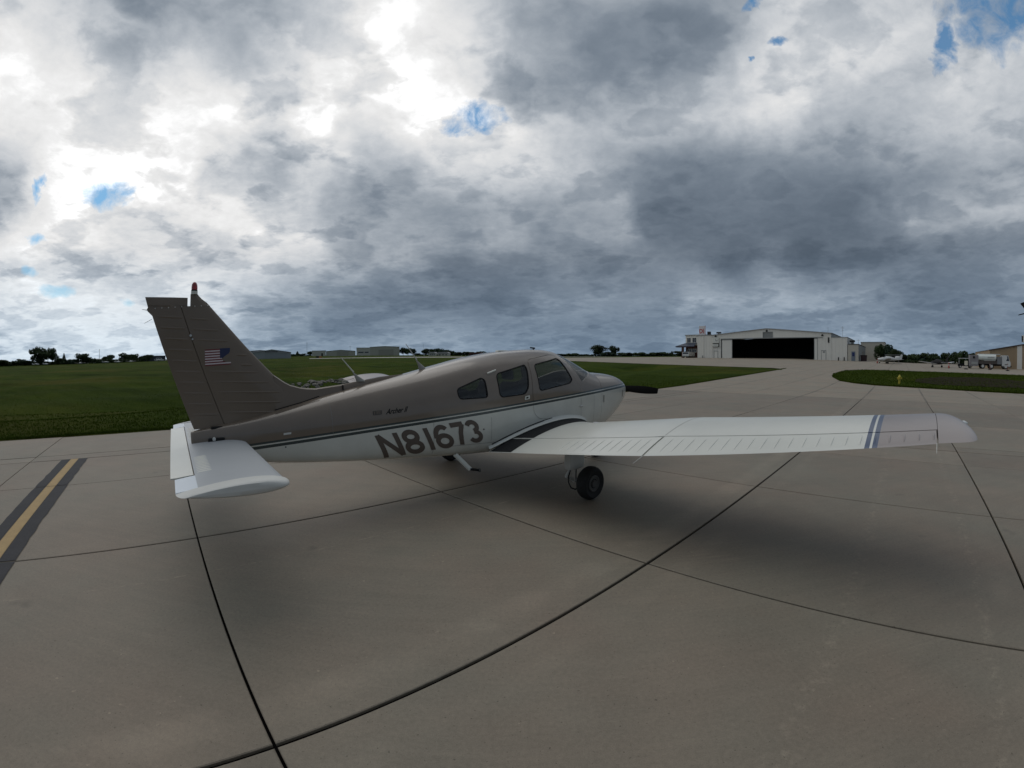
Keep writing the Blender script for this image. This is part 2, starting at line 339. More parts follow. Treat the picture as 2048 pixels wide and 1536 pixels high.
def grassmat(name, a, b2, dry):
    m = bpy.data.materials.new(name); m.use_nodes = True; nt = m.node_tree; b = nt.nodes['Principled BSDF']; L = nt.links.new
    g = nt.nodes.new('ShaderNodeNewGeometry')
    mp = nt.nodes.new('ShaderNodeMapping'); mp.inputs['Rotation'].default_value = (0, 0, R(0)); mp.inputs['Scale'].default_value = (0.35, 1.0, 1); L(g.outputs['Position'], mp.inputs['Vector'])
    def nz(scale, detail, rough=0.6, vec=None):
        n = nt.nodes.new('ShaderNodeTexNoise'); n.inputs['Scale'].default_value = scale; n.inputs['Detail'].default_value = detail; n.inputs['Roughness'].default_value = rough
        L(vec or g.outputs['Position'], n.inputs['Vector']); return n.outputs['Fac']
    mow = nz(0.20, 6, 0.68, mp.outputs[0]); patch = nz(0.05, 5, 0.65); blade = nz(9.0, 8, 0.75)
    r = nt.nodes.new('ShaderNodeValToRGB'); r.color_ramp.elements[0].position = 0.36; r.color_ramp.elements[0].color = (*a, 1); r.color_ramp.elements[1].position = 0.66; r.color_ramp.elements[1].color = (*b2, 1)
    L(mow, r.inputs[0])
    r2 = nt.nodes.new('ShaderNodeValToRGB'); r2.color_ramp.elements[0].position = 0.50; r2.color_ramp.elements[0].color = (0, 0, 0, 1); r2.color_ramp.elements[1].position = 0.72; r2.color_ramp.elements[1].color = (1, 1, 1, 1); L(patch, r2.inputs[0])
    mx_ = nt.nodes.new('ShaderNodeMix'); mx_.data_type = 'RGBA'; L(r2.outputs[0], mx_.inputs['Factor']); L(r.outputs[0], mx_.inputs['A']); mx_.inputs['B'].default_value = (*dry, 1)
    mm = nt.nodes.new('ShaderNodeMath'); mm.operation = 'MULTIPLY_ADD'; L(blade, mm.inputs[0]); mm.inputs[1].default_value = 1.5; mm.inputs[2].default_value = 0.25
    vm = nt.nodes.new('ShaderNodeVectorMath'); vm.operation = 'SCALE'; L(mx_.outputs['Result'], vm.inputs[0]); L(mm.outputs[0], vm.inputs['Scale']); L(vm.outputs[0], b.inputs['Base Color'])
    b.inputs['Roughness'].default_value = 0.95; b.inputs['Specular IOR Level'].default_value = 0.02
    bn = nt.nodes.new('ShaderNodeBump'); bn.inputs['Strength'].default_value = 1.0; bn.inputs['Distance'].default_value = 0.12; L(blade, bn.inputs['Height']); L(bn.outputs[0], b.inputs['Normal'])
    return m
M_grass = grassmat('field grass', (0.020, 0.035, 0.005), (0.054, 0.078, 0.010), (0.078, 0.072, 0.016))
M_soil = mat('bare soil', (0.026, 0.020, 0.013), 0.95, var=0.45, vscale=1.2, bump=0.8, bscale=5, fine=0.4, fscale=12, spec=0.03)

# plan of the paving, in metres along (u) and across (v) the joint grid
ISLAND = [(62.2, 6.9), (56, 7.0), (51.5, 6.9), (45.4, 6.2), (39.7, 4.8), (37.4, 3.4), (36.1, 1.8), (35.1, -1.7), (33.9, -5), (33.3, -8), (31.5, -20), (29.0, -34), (27, -60), (64, -60), (67, -30), (68.1, -16), (70, -10), (71.5, -4), (70.5, 1.5), (67, 5)]
WEDGE = [(-80, 14.05), (-20, 14.2), (0, 14.0), (12, 13.7), (24, 13.4), (31.7, 13.8), (41.6, 14.1), (52, 14.3), (60.0, 14.5), (62.5, 16.5), (64.5, 26), (70.0, 40), (85, 70.5), (112, 108), (150, 150), (200, 190), (215, 214), (150, 216), (117, 214.5), (85, 206), (60, 193), (20, 170), (-200, 150)]
def inside(poly, x, y):
    x = np.asarray(x, float); y = np.asarray(y, float); r = np.zeros(x.shape, bool); n = len(poly)
    for i in range(n):
        x0, y0 = poly[i]; x1, y1 = poly[(i + 1) % n]
        if y0 == y1: continue
        cnd = ((y0 > y) != (y1 > y)) & (x < (x1 - x0) * (y - y0) / (y1 - y0) + x0); r ^= cnd
    return r
# one terrain sheet out to the horizon; under paving it drops a little so that the slabs cover it
rad = np.concatenate([[0.0], np.arange(2, 60, 0.75), np.geomspace(60, 2600, 90)]); ang = np.radians(np.concatenate([np.arange(-100, 100, 0.75), np.arange(100, 260, 8)]))
AA, RR = np.meshgrid(ang, rad); X = RR * np.sin(AA); Y = RR * np.cos(AA); Z = T(X, Y)
Uc = X * NU[0] + Y * NU[1]; Vc = X * NV[0] + Y * NV[1]
RUNWAY = [(60.3, 193.3), (84.7, 206.8), (116.7, 214.9), (150.2, 216), (215, 214), (330, 214), (330, 245), (262, 300), (190, 273), (143, 263), (95, 231), (66, 213)]
WEDGE_G = [p for p in WEDGE]
grassy = inside(WEDGE, Uc, Vc) | inside(ISLAND, Uc, Vc) | (RR > 230) | ((Vc > 14.1) & (Uc < 60))
hump = 0.16 * np.sin(X * 0.31 + 0.6) * np.sin(Y * 0.23 + 1.1) + 0.10 * np.sin(X * 0.77 - Y * 0.5)
# a shallow ditch along the field side of the apron
ditch = -0.75 * np.exp(-((Vc - 30 - 0.1 * Uc) / 5.0) ** 2) * np.clip((Vc - 15) / 6, 0, 1)
edge = np.clip((Vc - 14.6) / 5, 0, 1)
Zg = np.where(grassy, Z + 0.015 + np.where((Vc > 14) & (Uc < 62), (hump + ditch) * edge, 0) * np.clip(1.6 - RR / 120, 0, 1), Z - 0.09)
isl = inside(ISLAND, Uc, Vc)
Zg = np.where(isl, Z + 0.015 - 0.16 * np.exp(-((Uc - 47 + Vc * 0.35) / 7) ** 2) * np.clip((4 - Vc) / 8, 0, 1), Zg)
na, nr = len(ang), len(rad); vv = np.stack([X, Y, Zg], -1).reshape(-1, 3)
ff = []
for j in range(nr - 1):
    for i in range(na):
        i2 = (i + 1) % na
        ff.append((j * na + i, j * na + i2, (j + 1) * na + i2, (j + 1) * na + i) if j else (0 * na, (j + 1) * na + i2, (j + 1) * na + i))
gme = mesh_of('grass_field', vv, ff, [M_grass], None, None); gme.polygons.foreach_set('use_smooth', [True] * len(gme.polygons))
bm = bmesh.new(); bm.from_mesh(gme); bmesh.ops.recalc_face_normals(bm, faces=bm.faces)
if sum(f.normal.z for f in bm.faces) < 0: bmesh.ops.reverse_faces(bm, faces=bm.faces)
bm.to_mesh(gme); bm.free()
obj('grass_field', gme, kind='structure')

def drape(name, poly, m, dz, step):
    bm = bmesh.new(); bm.faces.new([bm.verts.new((u, v, 0)) for u, v in poly])
    us = [p[0] for p in poly]; vs2 = [p[1] for p in poly]
    for k, (a, b_) in enumerate(((min(us), max(us)), (min(vs2), max(vs2)))):
        x = a + step
        while x < b_:
            co = (x, 0, 0) if k == 0 else (0, x, 0); no = (1, 0, 0) if k == 0 else (0, 1, 0)
            bmesh.ops.bisect_plane(bm, geom=bm.verts[:] + bm.edges[:] + bm.faces[:], plane_co=co, plane_no=no); x += step
    bmesh.ops.triangulate(bm, faces=bm.faces)
    for v in bm.verts: v.co = Vector(UVT(v.co.x, v.co.y, dz))
    bmesh.ops.recalc_face_normals(bm, faces=bm.faces)
    if sum(f.normal.z for f in bm.faces) < 0: bmesh.ops.reverse_faces(bm, faces=bm.faces)
    me = bpy.data.meshes.new(name); bm.to_mesh(me); bm.free(); me.materials.append(m)
    return obj(name, me, kind='structure')
K = 23.72
taxi = [(K + 0.02, 13.42), (31.7, 13.8), (41.6, 14.1), (52, 14.3), (60.0, 14.5)] + [(62.5, 16.5), (64.5, 26), (70, 40), (85, 70.5), (112, 108), (150, 150), (200, 190), (330, 214), (420, 190), (330, 60), (240, -60), (64, -60), (67, -30), (68.1, -16), (70, -10), (71.5, -4), (70.5, 1.5), (67, 5)] + ISLAND[:13] + [(K + 0.02, -60)]
drape('taxiway', taxi, M_conc, 0.0, 4.0)
drape('runway', RUNWAY, mat('pale runway', (0.36, 0.34, 0.30), 0.85, var=0.1, vscale=0.05), 0.05, 12.0)
# bare soil in the hollow of the island
SOIL = [(40.0, -3.0), (44, -1.2), (50, -1.6), (56, -4.5), (57, -9), (53, -14), (48, -22), (40, -30), (36, -26), (37, -16), (38.5, -9)]

# apron: a sealant bed with every slab a piece of its own
bed = MB(); pts = [UV(-26, -24) + (-0.022,), UV(K + 0.02, -24) + (-0.022,), UV(K + 0.02, 13.9) + (-0.022,), UV(-26, 13.9) + (-0.022,)]; bed.add(pts, [(0, 1, 2, 3)])
apron = bed.build('apron', [M_joint], kind='structure')
ulines = [(-23.95 + 3.0 * i, .012) for i in range(7)] + [(-2.895, .015), (.173, .017), (3.184, .022), (6.169, .019), (9.185, .014), (10.61, .040), (11.16, .040), (15.15, .006), (19.43, .006), (K, .028)]
vlines = [(-23.0, .012), (-19.6, .012), (-16.55, .014), (-13.5, .014), (-10.44, .014), (-7.39, .016), (-4.335, .012), (-1.275, .024), (1.785, .028), (4.835, .022), (7.96, .017), (10.30, .035), (10.86, .035), (13.95, .0)]
nslab = 0
for (u0, a0), (u1, a1) in zip(ulines[:-1], ulines[1:]):
    for (v0, b0), (v1, b1) in zip(vlines[:-1], vlines[1:]):
        cx, cyy = UV((u0 + u1) / 2, (v0 + v1) / 2)
        x0, x1, y0, y1 = u0 + a0 / 2, u1 - a1 / 2, v0 + b0 / 2, v1 - b1 / 2
        if v1 > 13: y1 += (0.15 * math.sin(u0 * 0.4))
        mb = MB(); e = 0.006; dz = random.uniform(-0.0015, 0.0015); zt = [dz + random.uniform(-0.001, 0.001) for _ in range(4)]
        ring = [(x0, y0), (x1, y0), (x1, y1), (x0, y1)]; sg = [(1, 1), (-1, 1), (-1, -1), (1, -1)]
        vs3 = [UV(*p) + (-0.12,) for p in ring] + [UV(*p) + (z_ - e * .8,) for p, z_ in zip(ring, zt)] + [UV(p[0] + e * q[0], p[1] + e * q[1]) + (z_,) for p, q, z_ in zip(ring, sg, zt)]
        fs = [(8, 9, 10, 11)] + [(i, (i + 1) % 4, 4 + (i + 1) % 4, 4 + i) for i in range(4)] + [(4 + i, 4 + (i + 1) % 4, 8 + (i + 1) % 4, 8 + i) for i in range(4)]
        mb.add(vs3, fs); o = mb.build('concrete_slab', [M_slab], apron); nslab += 1
# taxi line painted across the slabs: yellow with black borders, broken at each joint
M_yel = mat('yellow marking', (0.36, 0.245, 0.105), 0.75, var=0.25, vscale=5, fine=0.25, fscale=60)
M_blk = mat('black marking', (0.026, 0.025, 0.028), 0.85, var=0.5, vscale=3, fine=0.6, fscale=35)
seg = [(v0 + b0 / 2 + .006, v1 - b1 / 2 - .006) for (v0, b0), (v1, b1) in zip(vlines[:-1], vlines[1:]) if v1 < 10.4 and v0 > -14]
for a, b_ in seg:
    for nm, u0, u1, m_ in (('yellow_line', -2.03, -1.875, M_yel), ('black_border', -2.215, -2.036, M_blk), ('black_border', -1.869, -1.68, M_blk)):
        n = 14; vs3 = []; fs = []
        for i in range(n + 1):
            v_ = a + (b_ - a) * i / n; w0, w1 = (random.uniform(-.009, .009), random.uniform(-.009, .009)) if nm == 'black_border' else (random.uniform(-.003, .003),) * 2
            vs3 += [UV(u0 + (w0 if u0 < -2.1 else 0), v_) + (0.0055,), UV(u1 + (w1 if u1 > -1.7 else 0), v_) + (0.0055,)]
        fs = [(2 * i, 2 * i + 1, 2 * i + 3, 2 * i + 2) for i in range(n)]
        mb = MB(); mb.add(vs3, fs); me = mb.mesh(nm, [m_], fix=True)
        if me.polygons[0].normal.z < 0: me.flip_normals()
        obj(nm, me, apron)

# grass blades along and beyond the paving edges
def tufts(name, pts, hmin, hmax, m):
    n = len(pts); k = 3; p = np.repeat(pts, k, 0) + np.concatenate([rng.normal(0, .03, (n * k, 2)), np.zeros((n * k, 1))], 1)
    a = rng.uniform(0, 2 * np.pi, n * k); h = rng.uniform(hmin, hmax, n * k); w = h * rng.uniform(.10, .22, n * k); lean = rng.normal(0, .45, (n * k, 2)) * h[:, None]
    d = np.stack([np.cos(a) * w, np.sin(a) * w, np.zeros(n * k)], 1)
    tip = p + np.concatenate([lean, h[:, None]], 1)
    vs3 = np.stack([p - d, p + d, tip], 1).reshape(-1, 3)
    me = bpy.data.meshes.new(name); nf = n * k
    me.vertices.add(nf * 3); me.vertices.foreach_set('co', vs3.ravel().astype(np.float32))
    me.loops.add(nf * 3); me.loops.foreach_set('vertex_index', np.arange(nf * 3, dtype=np.int32))
    me.polygons.add(nf); me.polygons.foreach_set('loop_start', np.arange(0, nf * 3, 3, dtype=np.int32)); me.polygons.foreach_set('loop_total', np.full(nf, 3, np.int32))
    me.update(calc_edges=True); me.validate(); me.materials.append(m)
    return obj(name, me, kind='stuff')
def groundz(u, v):
    x = u * NU[0] + v * NV[0]; y = u * NU[1] + v * NV[1]; z = T(x, y); d = np.hypot(x, y)
    h_ = 0.16 * np.sin(x * 0.31 + 0.6) * np.sin(y * 0.23 + 1.1) + 0.10 * np.sin(x * 0.77 - y * 0.5)
    dt = -0.75 * np.exp(-((v - 30 - 0.1 * u) / 5.0) ** 2) * np.clip((v - 15) / 6, 0, 1)
    z2 = z + np.where((v > 14) & (u < 62), (h_ + dt) * np.clip((v - 14.6) / 5, 0, 1), 0) * np.clip(1.6 - d / 120, 0, 1)
    i_ = inside(ISLAND, u, v); z2 = np.where(i_, z - 0.16 * np.exp(-((u - 47 + v * .35) / 7) ** 2) * np.clip((4 - v) / 8, 0, 1), z2)
    return np.stack([x, y, z2], 1)
M_blade = mat('grass blade', (0.052, 0.078, 0.009), 0.8, var=0.5, vscale=0.25, fine=0.4, fscale=3, spec=0.04)
u_ = rng.uniform(-30, 62, 150000); v_ = 13.95 + rng.exponential(9.0, 150000); d_ = np.hypot(u_, v_)
az_ = np.degrees(np.arctan2(u_ * NU[0] + v_ * NV[0], u_ * NU[1] + v_ * NV[1]))
k_ = inside(WEDGE, u_, v_) & (rng.random(150000) < np.clip((44 - d_) / 26, 0, 1)) & (np.abs(az_) < 68); u1, v1_ = u_[k_], v_[k_]
ue = np.concatenate([rng.uniform(-26, 62, 26000)]); ve = np.interp(ue, [-80, -20, 0, 12, 24, 31.7, 41.6, 52, 62.5], [14.05, 14.2, 14.0, 13.7, 13.4, 13.8, 14.1, 14.3, 14.6]) + np.abs(rng.normal(0, .07, 26000))
pp = groundz(np.concatenate([u1, ue]), np.concatenate([v1_, ve])); tufts('grass', pp, .03, .085, M_blade)
u_ = rng.uniform(26, 72, 60000); v_ = rng.uniform(-34, 7.2, 60000); k_ = inside(ISLAND, u_, v_) & ~(inside(SOIL, u_, v_) & (rng.random(60000) < .40))
e_ = np.array(ISLAND[2:12]); tt = rng.uniform(0, len(e_) - 1.001, 9000); i0 = tt.astype(int); fr = (tt - i0)[:, None]; ed = e_[i0] * (1 - fr) + e_[i0 + 1] * fr
pp = groundz(np.concatenate([u_[k_], ed[:, 0] + .05]), np.concatenate([v_[k_], ed[:, 1] - .05])); tufts('grass', pp, .05, .14, M_blade)
sp = drape('bare_soil', SOIL, M_soil, 0.0, 0.6)
for v in sp.data.vertices:
    u = v.co.x * NU[0] + v.co.y * NU[1]; w = v.co.x * NV[0] + v.co.y * NV[1]; v.co.z = groundz(np.array([u]), np.array([w]))[0, 2] + 0.055 + 0.02 * math.sin(u * 1.7) * math.sin(w * 1.3)

# ================================================================== the airplane
HEAD = R(41.5); PX, PY = -0.033, 6.5
plane = thing('airplane', 'taupe over white four seat low wing airplane with black wing walk, parked tail toward us', 'airplane', (PX, PY, 0), HEAD)
def paint(name, fn=None):
    return None
M_taupe_c = (0.146, 0.111, 0.080); M_white_c = (0.61, 0.61, 0.55)
def livery(name):
    m = bpy.data.materials.new(name); m.use_nodes = True; nt = m.node_tree; b = nt.nodes['Principled BSDF']; L = nt.links.new
    tcn = nt.nodes.new('ShaderNodeTexCoord'); sx = nt.nodes.new('ShaderNodeSeparateXYZ'); L(tcn.outputs['Object'], sx.inputs[0])
    def mth(op, a, b_, c_=None):
        n = nt.nodes.new('ShaderNodeMath'); n.operation = op
        for i, v in enumerate((a, b_, c_)):
            if v is None: continue
            if isinstance(v, (int, float)): n.inputs[i].default_value = v
            else: L(v, n.inputs[i])
        return n.outputs[0]
    x, z = sx.outputs[0], sx.outputs[2]
    zt = mth('ADD', mth('MULTIPLY_ADD', x, 0.0655, 1.171), mth('MULTIPLY', mth('MULTIPLY', x, x), -0.0015))
    d = mth('SUBTRACT', zt, z); cur = None
    def rgb(c_): n = nt.nodes.new('ShaderNodeRGB'); n.outputs[0].default_value = (*c_, 1); return n.outputs[0]
    green = (0.012, 0.028, 0.030); cur = rgb(M_taupe_c)
    for lim, c_ in ((0.0, green), (0.023, M_white_c), (0.036, green), (0.067, M_white_c)):
        n = nt.nodes.new('ShaderNodeMix'); n.data_type = 'RGBA'; L(mth('GREATER_THAN', d, lim), n.inputs['Factor']); L(cur, n.inputs['A']); n.inputs['B'].default_value = (*c_, 1); cur = n.outputs['Result']
    nz = nt.nodes.new('ShaderNodeTexNoise'); nz.inputs['Scale'].default_value = 2.2; nz.inputs['Detail'].default_value = 7; nz.inputs['Roughness'].default_value = 0.65; L(tcn.outputs['Object'], nz.inputs['Vector'])
    vm = nt.nodes.new('ShaderNodeVectorMath'); vm.operation = 'SCALE'; L(cur, vm.inputs[0]); L(mth('MULTIPLY_ADD', nz.outputs['Fac'], 0.44, 0.78), vm.inputs['Scale']); L(vm.outputs[0], b.inputs['Base Color'])
    b.inputs['Roughness'].default_value = 0.38; b.inputs['Coat Weight'].default_value = 1.0; b.inputs['Coat Roughness'].default_value = 0.13
    nz2 = nt.nodes.new('ShaderNodeTexNoise'); nz2.inputs['Scale'].default_value = 5; nz2.inputs['Detail'].default_value = 3; L(tcn.outputs['Object'], nz2.inputs['Vector'])
    bn = nt.nodes.new('ShaderNodeBump'); bn.inputs['Strength'].default_value = 0.10; bn.inputs['Distance'].default_value = 0.03; L(nz2.outputs['Fac'], bn.inputs['Height']); L(bn.outputs[0], b.inputs['Normal'])
    return m
M_liv = livery('fuselage paint')
M_taupe = mat('taupe paint', M_taupe_c, 0.42, var=0.10, vscale=3, bump=0.08, bscale=6, coat=0.3)
M_wht = mat('white paint', M_white_c, 0.40, var=0.07, vscale=3, bump=0.08, bscale=5, coat=0.3, fine=0.04, fscale=40)
M_whd = mat('white weathered paint', (0.58, 0.58, 0.545), 0.5, var=0.14, vscale=4)
M_lining = mat('cabin lining', (0.10, 0.097, 0.09), 0.85)
M_seat = mat('seat cloth', (0.012, 0.012, 0.014), 0.9, var=0.2, vscale=8)
M_black = mat('black trim', (0.008, 0.008, 0.009), 0.7, spec=0.25)
M_rub = mat('tyre rubber', (0.012, 0.012, 0.012), 0.8, var=0.3, vscale=20, bump=0.2, bscale=30)
M_metal = mat('bare metal', (0.55, 0.55, 0.54), 0.35, metal=1.0, var=0.1)
M_rim = mat('wheel rim', (0.085, 0.083, 0.078), 0.6, metal=0.2, var=0.3)
M_walk = mat('walkway grit', (0.017, 0.018, 0.019), 0.92, var=0.2, vscale=6, fine=0.5, fscale=180, bump=0.6, bscale=200, spec=0.25)
M_gap = mat('gap dark', (0.008, 0.008, 0.008), 0.9)
M_seam = mat('seam line', (0.17, 0.17, 0.16), 0.8)
def glassmat(name, tintc, refl=1.0):
    m = bpy.data.materials.new(name); m.use_nodes = True; nt = m.node_tree; nt.nodes.clear(); L = nt.links.new
    o = nt.nodes.new('ShaderNodeOutputMaterial'); t_ = nt.nodes.new('ShaderNodeBsdfTransparent'); t_.inputs[0].default_value = (*tintc, 1)
    g = nt.nodes.new('ShaderNodeBsdfGlossy'); g.inputs['Roughness'].default_value = 0.03; g.inputs[0].default_value = (refl, refl, refl, 1)
    f = nt.nodes.new('ShaderNodeLayerWeight'); f.inputs[0].default_value = 0.5; pw = nt.nodes.new('ShaderNodeMath'); pw.operation = 'POWER'; pw.inputs[1].default_value = 4.5; L(f.outputs['Facing'], pw.inputs[0]); ma = nt.nodes.new('ShaderNodeMath'); ma.operation = 'MULTIPLY_ADD'; ma.inputs[1].default_value = 0.8; ma.inputs[2].default_value = 0.035; L(pw.outputs[0], ma.inputs[0]); mx_ = nt.nodes.new('ShaderNodeMixShader'); L(ma.outputs[0], mx_.inputs[0]); L(t_.outputs[0], mx_.inputs[1]); L(g.outputs[0], mx_.inputs[2]); L(mx_.outputs[0], o.inputs[0]); return m
M_glass = glassmat('cabin glass', (0.74, 0.745, 0.735), 1.0)

ST = np.array([ # x zb zt w zc nu nl
[-4.14, .84, 1.07, .050, .97, 2.2, 2.4], [-3.65, .735, 1.15, .14, .98, 2.3, 3.6], [-3.24, .675, 1.235, .205, .98, 2.3, 4.2], [-2.76, .635, 1.345, .275, .99, 2.3, 4.6],
[-2.30, .60, 1.44, .335, 1.0, 2.35, 4.8], [-1.70, .56, 1.56, .42, 1.03, 2.4, 4.6], [-1.20, .525, 1.67, .485, 1.06, 2.5, 4.2], [-.80, .50, 1.755, .525, 1.08, 2.6, 4.0],
[-.20, .48, 1.84, .55, 1.10, 2.7, 3.8], [.40, .48, 1.875, .56, 1.10, 2.7, 3.7], [.65, .48, 1.86, .56, 1.10, 2.7, 3.6], [.90, .485, 1.785, .555, 1.10, 2.7, 3.6],
[1.15, .50, 1.68, .545, 1.10, 2.7, 3.6], [1.40, .52, 1.565, .53, 1.12, 2.8, 3.5], [1.52, .535, 1.522, .52, 1.13, 2.9, 3.4], [1.70, .56, 1.505, .50, 1.14, 3.0, 3.3],
[2.00, .68, 1.48, .465, 1.16, 3.0, 3.0], [2.20, .80, 1.445, .435, 1.18, 2.9, 2.8], [2.35, .94, 1.385, .40, 1.19, 2.7, 2.6], [2.42, 1.02, 1.33, .36, 1.19, 2.5, 2.5]])
def stat(x):
    x = float(x); xs = ST[:, 0]; out = []
    x = min(max(x, xs[0]), xs[-1]); i = min(max(int(np.searchsorted(xs, x)) - 1, 0), len(xs) - 2)
    for c_ in range(1, 7):
        y = ST[:, c_]; d = np.diff(y) / np.diff(xs); m_ = np.zeros(len(xs)); m_[0], m_[-1] = d[0], d[-1]
        for k in range(1, len(xs) - 1):
            if d[k - 1] * d[k] > 0:
                h0, h1 = xs[k] - xs[k - 1], xs[k + 1] - xs[k]; w1, w2 = 2 * h1 + h0, h1 + 2 * h0; m_[k] = (w1 + w2) / (w1 / d[k - 1] + w2 / d[k])
        h = xs[i + 1] - xs[i]; t_ = (x - xs[i]) / h
        out.append((2 * t_**3 - 3 * t_**2 + 1) * y[i] + (t_**3 - 2 * t_**2 + t_) * h * m_[i] + (-2 * t_**3 + 3 * t_**2) * y[i + 1] + (t_**3 - t_**2) * h * m_[i + 1])
    return out
def half(x, z):
    zb, zt, w, zc, nu, nl = stat(x); q, n = ((z - zc) / (zt - zc), nu) if z >= zc else ((zc - z) / (zc - zb), nl)
    q = min(max(q, 0), 1); return w * (1 - q**n)**(1 / n)
def ring(x, off=0.0, n=56):
    zb, zt, w, zc, nu, nl = stat(x); out = []
    for i in range(n):
        a = 2 * math.pi * i / n; c_, s_ = math.cos(a), math.sin(a); e = nu if s_ >= 0 else nl; h = (zt - zc) if s_ >= 0 else (zc - zb)
        r = (abs(c_)**e + abs(s_)**e)**(-1 / e); out.append((x, (w + off) * c_ * r, zc + (h + off) * s_ * r))
    return out
def loft_xs(a, b, step=0.09):
    xs = list(np.linspace(a, b, max(3, int((b - a) / step)))); return xs
def loft_bm(a, b, off, thick, mats):
    """closed shell between the skin offset by off and the same skin thick further in"""
    xs = loft_xs(a, b); o_ = [ring(x, off) for x in xs]; i_ = [ring(x, off - thick) for x in xs]; n = len(o_[0]); mb = MB()
    mb.mi = 0; mb.grid(o_, closed=True); k = len(mb.v); mb.mi = 1; mb.grid(i_, closed=True); mb.mi = 0
    last = (len(xs) - 1) * n; fs = []
    for i in range(n):
        j = (i + 1) % n; fs.append((i, j, k + j, k + i)); fs.append((last + i, last + j, k + last + j, k + last + i))
    mb.f += fs; mb.m += [0] * len(fs); return mb.mesh('shell', mats)
def boolean(me, ops, name):
    """ops: list of (mesh, 'DIFFERENCE'|'INTERSECT') on a temporary object"""
    t_ = bpy.data.objects.new('tmp', me); col.objects.link(t_); tmp = []
    for m2, op in ops:
        c_ = bpy.data.objects.new('cut', m2); col.objects.link(c_); md = t_.modifiers.new('b', 'BOOLEAN'); md.operation = op; md.object = c_; md.solver = 'EXACT'; tmp.append(c_)
    dg = bpy.context.evaluated_depsgraph_get(); dg.update(); out = bpy.data.meshes.new_from_object(t_.evaluated_get(dg)); out.name = name
    for o in [t_] + tmp: bpy.data.objects.remove(o)
    return out
def rounded(poly, r, n=5):
    out = []; N = len(poly)
    for i in range(N):
        p0, p1, p2 = (Vector(poly[(i - 1) % N]), Vector(poly[i]), Vector(poly[(i + 1) % N])); a = (p0 - p1); b = (p2 - p1); rr = min(r, a.length * .45, b.length * .45)
        q0, q2 = p1 + a.normalized() * rr, p1 + b.normalized() * rr
        for k in range(n + 1):
            t_ = k / n; out.append(tuple((1 - t_)**2 * q0 + 2 * t_ * (1 - t_) * p1 + t_**2 * q2))
    return out
def grow(poly, d):
    c_ = sum((Vector(p) for p in poly), Vector((0, 0))) / len(poly); out = []; N = len(poly)
    for i in range(N):
        p0, p1, p2 = Vector(poly[i - 1]), Vector(poly[i]), Vector(poly[(i + 1) % N]); t_ = (p2 - p0).normalized(); nrm = Vector((t_.y, -t_.x))
        if nrm.dot(p1 - c_) < 0: nrm = -nrm
        out.append(tuple(p1 + nrm * d))
    return out
def pm(poly, y0, y1): mb = MB(); mb.prism(poly, y0, y1); return mb.mesh('prism', [M_black])
def smooth_me(me, ang=35): me.polygons.foreach_set('use_smooth', [True] * len(me.polygons)); me.set_sharp_from_angle(angle=R(ang)); return me
WREAR = rounded([(-1.235, 1.372), (-0.872, 1.498), (-0.825, 1.475), (-0.812, 1.25), (-1.215, 1.248)], .05)
WMID = rounded([(-0.645, 1.540), (-0.120, 1.655), (-0.105, 1.60), (-0.135, 1.345), (-0.20, 1.262), (-0.63, 1.238)], .07)
WFRONT = rounded([(0.035, 1.650), (0.560, 1.742), (0.610, 1.715), (0.765, 1.425), (0.70, 1.372), (0.06, 1.288)], .06)
WSHIELD = rounded([(0.665, 1.775), (0.70, 2.0), (1.75, 2.0), (1.62, 1.565), (1.36, 1.530), (1.19, 1.458), (0.985, 1.385), (0.915, 1.50)], .03)
DOOR = rounded([(-0.068, 1.24), (-0.05, 1.715), (0.52, 1.80), (0.70, 1.64), (0.925, 1.30), (0.93, 0.872), (0.06, 0.905), (-0.055, 1.0)], .09)
XF = 1.495
shell = loft_bm(-4.14, XF, 0.0, 0.018, [M_liv, M_lining])
cuts = [(pm(w_, -.9, -.15), 'DIFFERENCE') for w_ in (WREAR, WMID, grow(DOOR, .004))] + [(pm(w_, .15, .9), 'DIFFERENCE') for w_ in (WREAR, WMID, WFRONT)] + [(pm(WSHIELD, -.8, -.018), 'DIFFERENCE'), (pm(WSHIELD, .018, .8), 'DIFFERENCE')]
fus = boolean(shell, cuts, 'fuselage'); smooth_me(fus, 30); obj('fuselage', fus, plane)
# tail cone close-out
mb = MB(); mb.grid([ring(-4.14), ring(-4.155, -.012)], closed=True, cap1=True); mb.build('tail_cap', [M_liv], plane, smooth=40)
dm = boolean(loft_bm(-.4, XF, 0.002, 0.014, [M_liv, M_lining]), [(pm(DOOR, -.9, -.1), 'INTERSECT'), (pm(WFRONT, -.9, -.1), 'DIFFERENCE')], 'door'); smooth_me(dm, 30)
door = obj('door', dm, plane)
def pane(nm, poly, y0, y1, a, b):
    me = boolean(loft_bm(a, b, -0.004, 0.004, [M_glass, M_glass]), [(pm(grow(poly, .006), y0, y1), 'INTERSECT')], nm); return smooth_me(me, 30)
def seal(poly, y0, y1, a, b):
    me = boolean(loft_bm(a, b, 0.0030, 0.012, [M_black, M_black]), [(pm(grow(poly, .004), y0, y1), 'INTERSECT'), (pm(grow(poly, -.010), y0 - .1, y1 + .1), 'DIFFERENCE')], 'window_seal'); return smooth_me(me, 30)
for poly, a, b, par in ((WREAR, -1.5, -.6, plane), (WMID, -.9, .1, plane), (WFRONT, -.2, 1.0, door)):
    pr = pane('window_pane', poly, -.9, -.15, a, b); sr = seal(poly, -.9, -.15, a, b)
    w_ = obj('window_pane', pr, par); obj('window_seal', sr, w_ if par is plane else par)
    w_ = obj('window_pane', mirror_mesh(pr), plane); obj('window_seal', mirror_mesh(sr), w_)
ws = pane('windshield', WSHIELD, -.8, -.014, .5, XF); obj('windshield', ws, plane); obj('windshield', mirror_mesh(ws), plane)
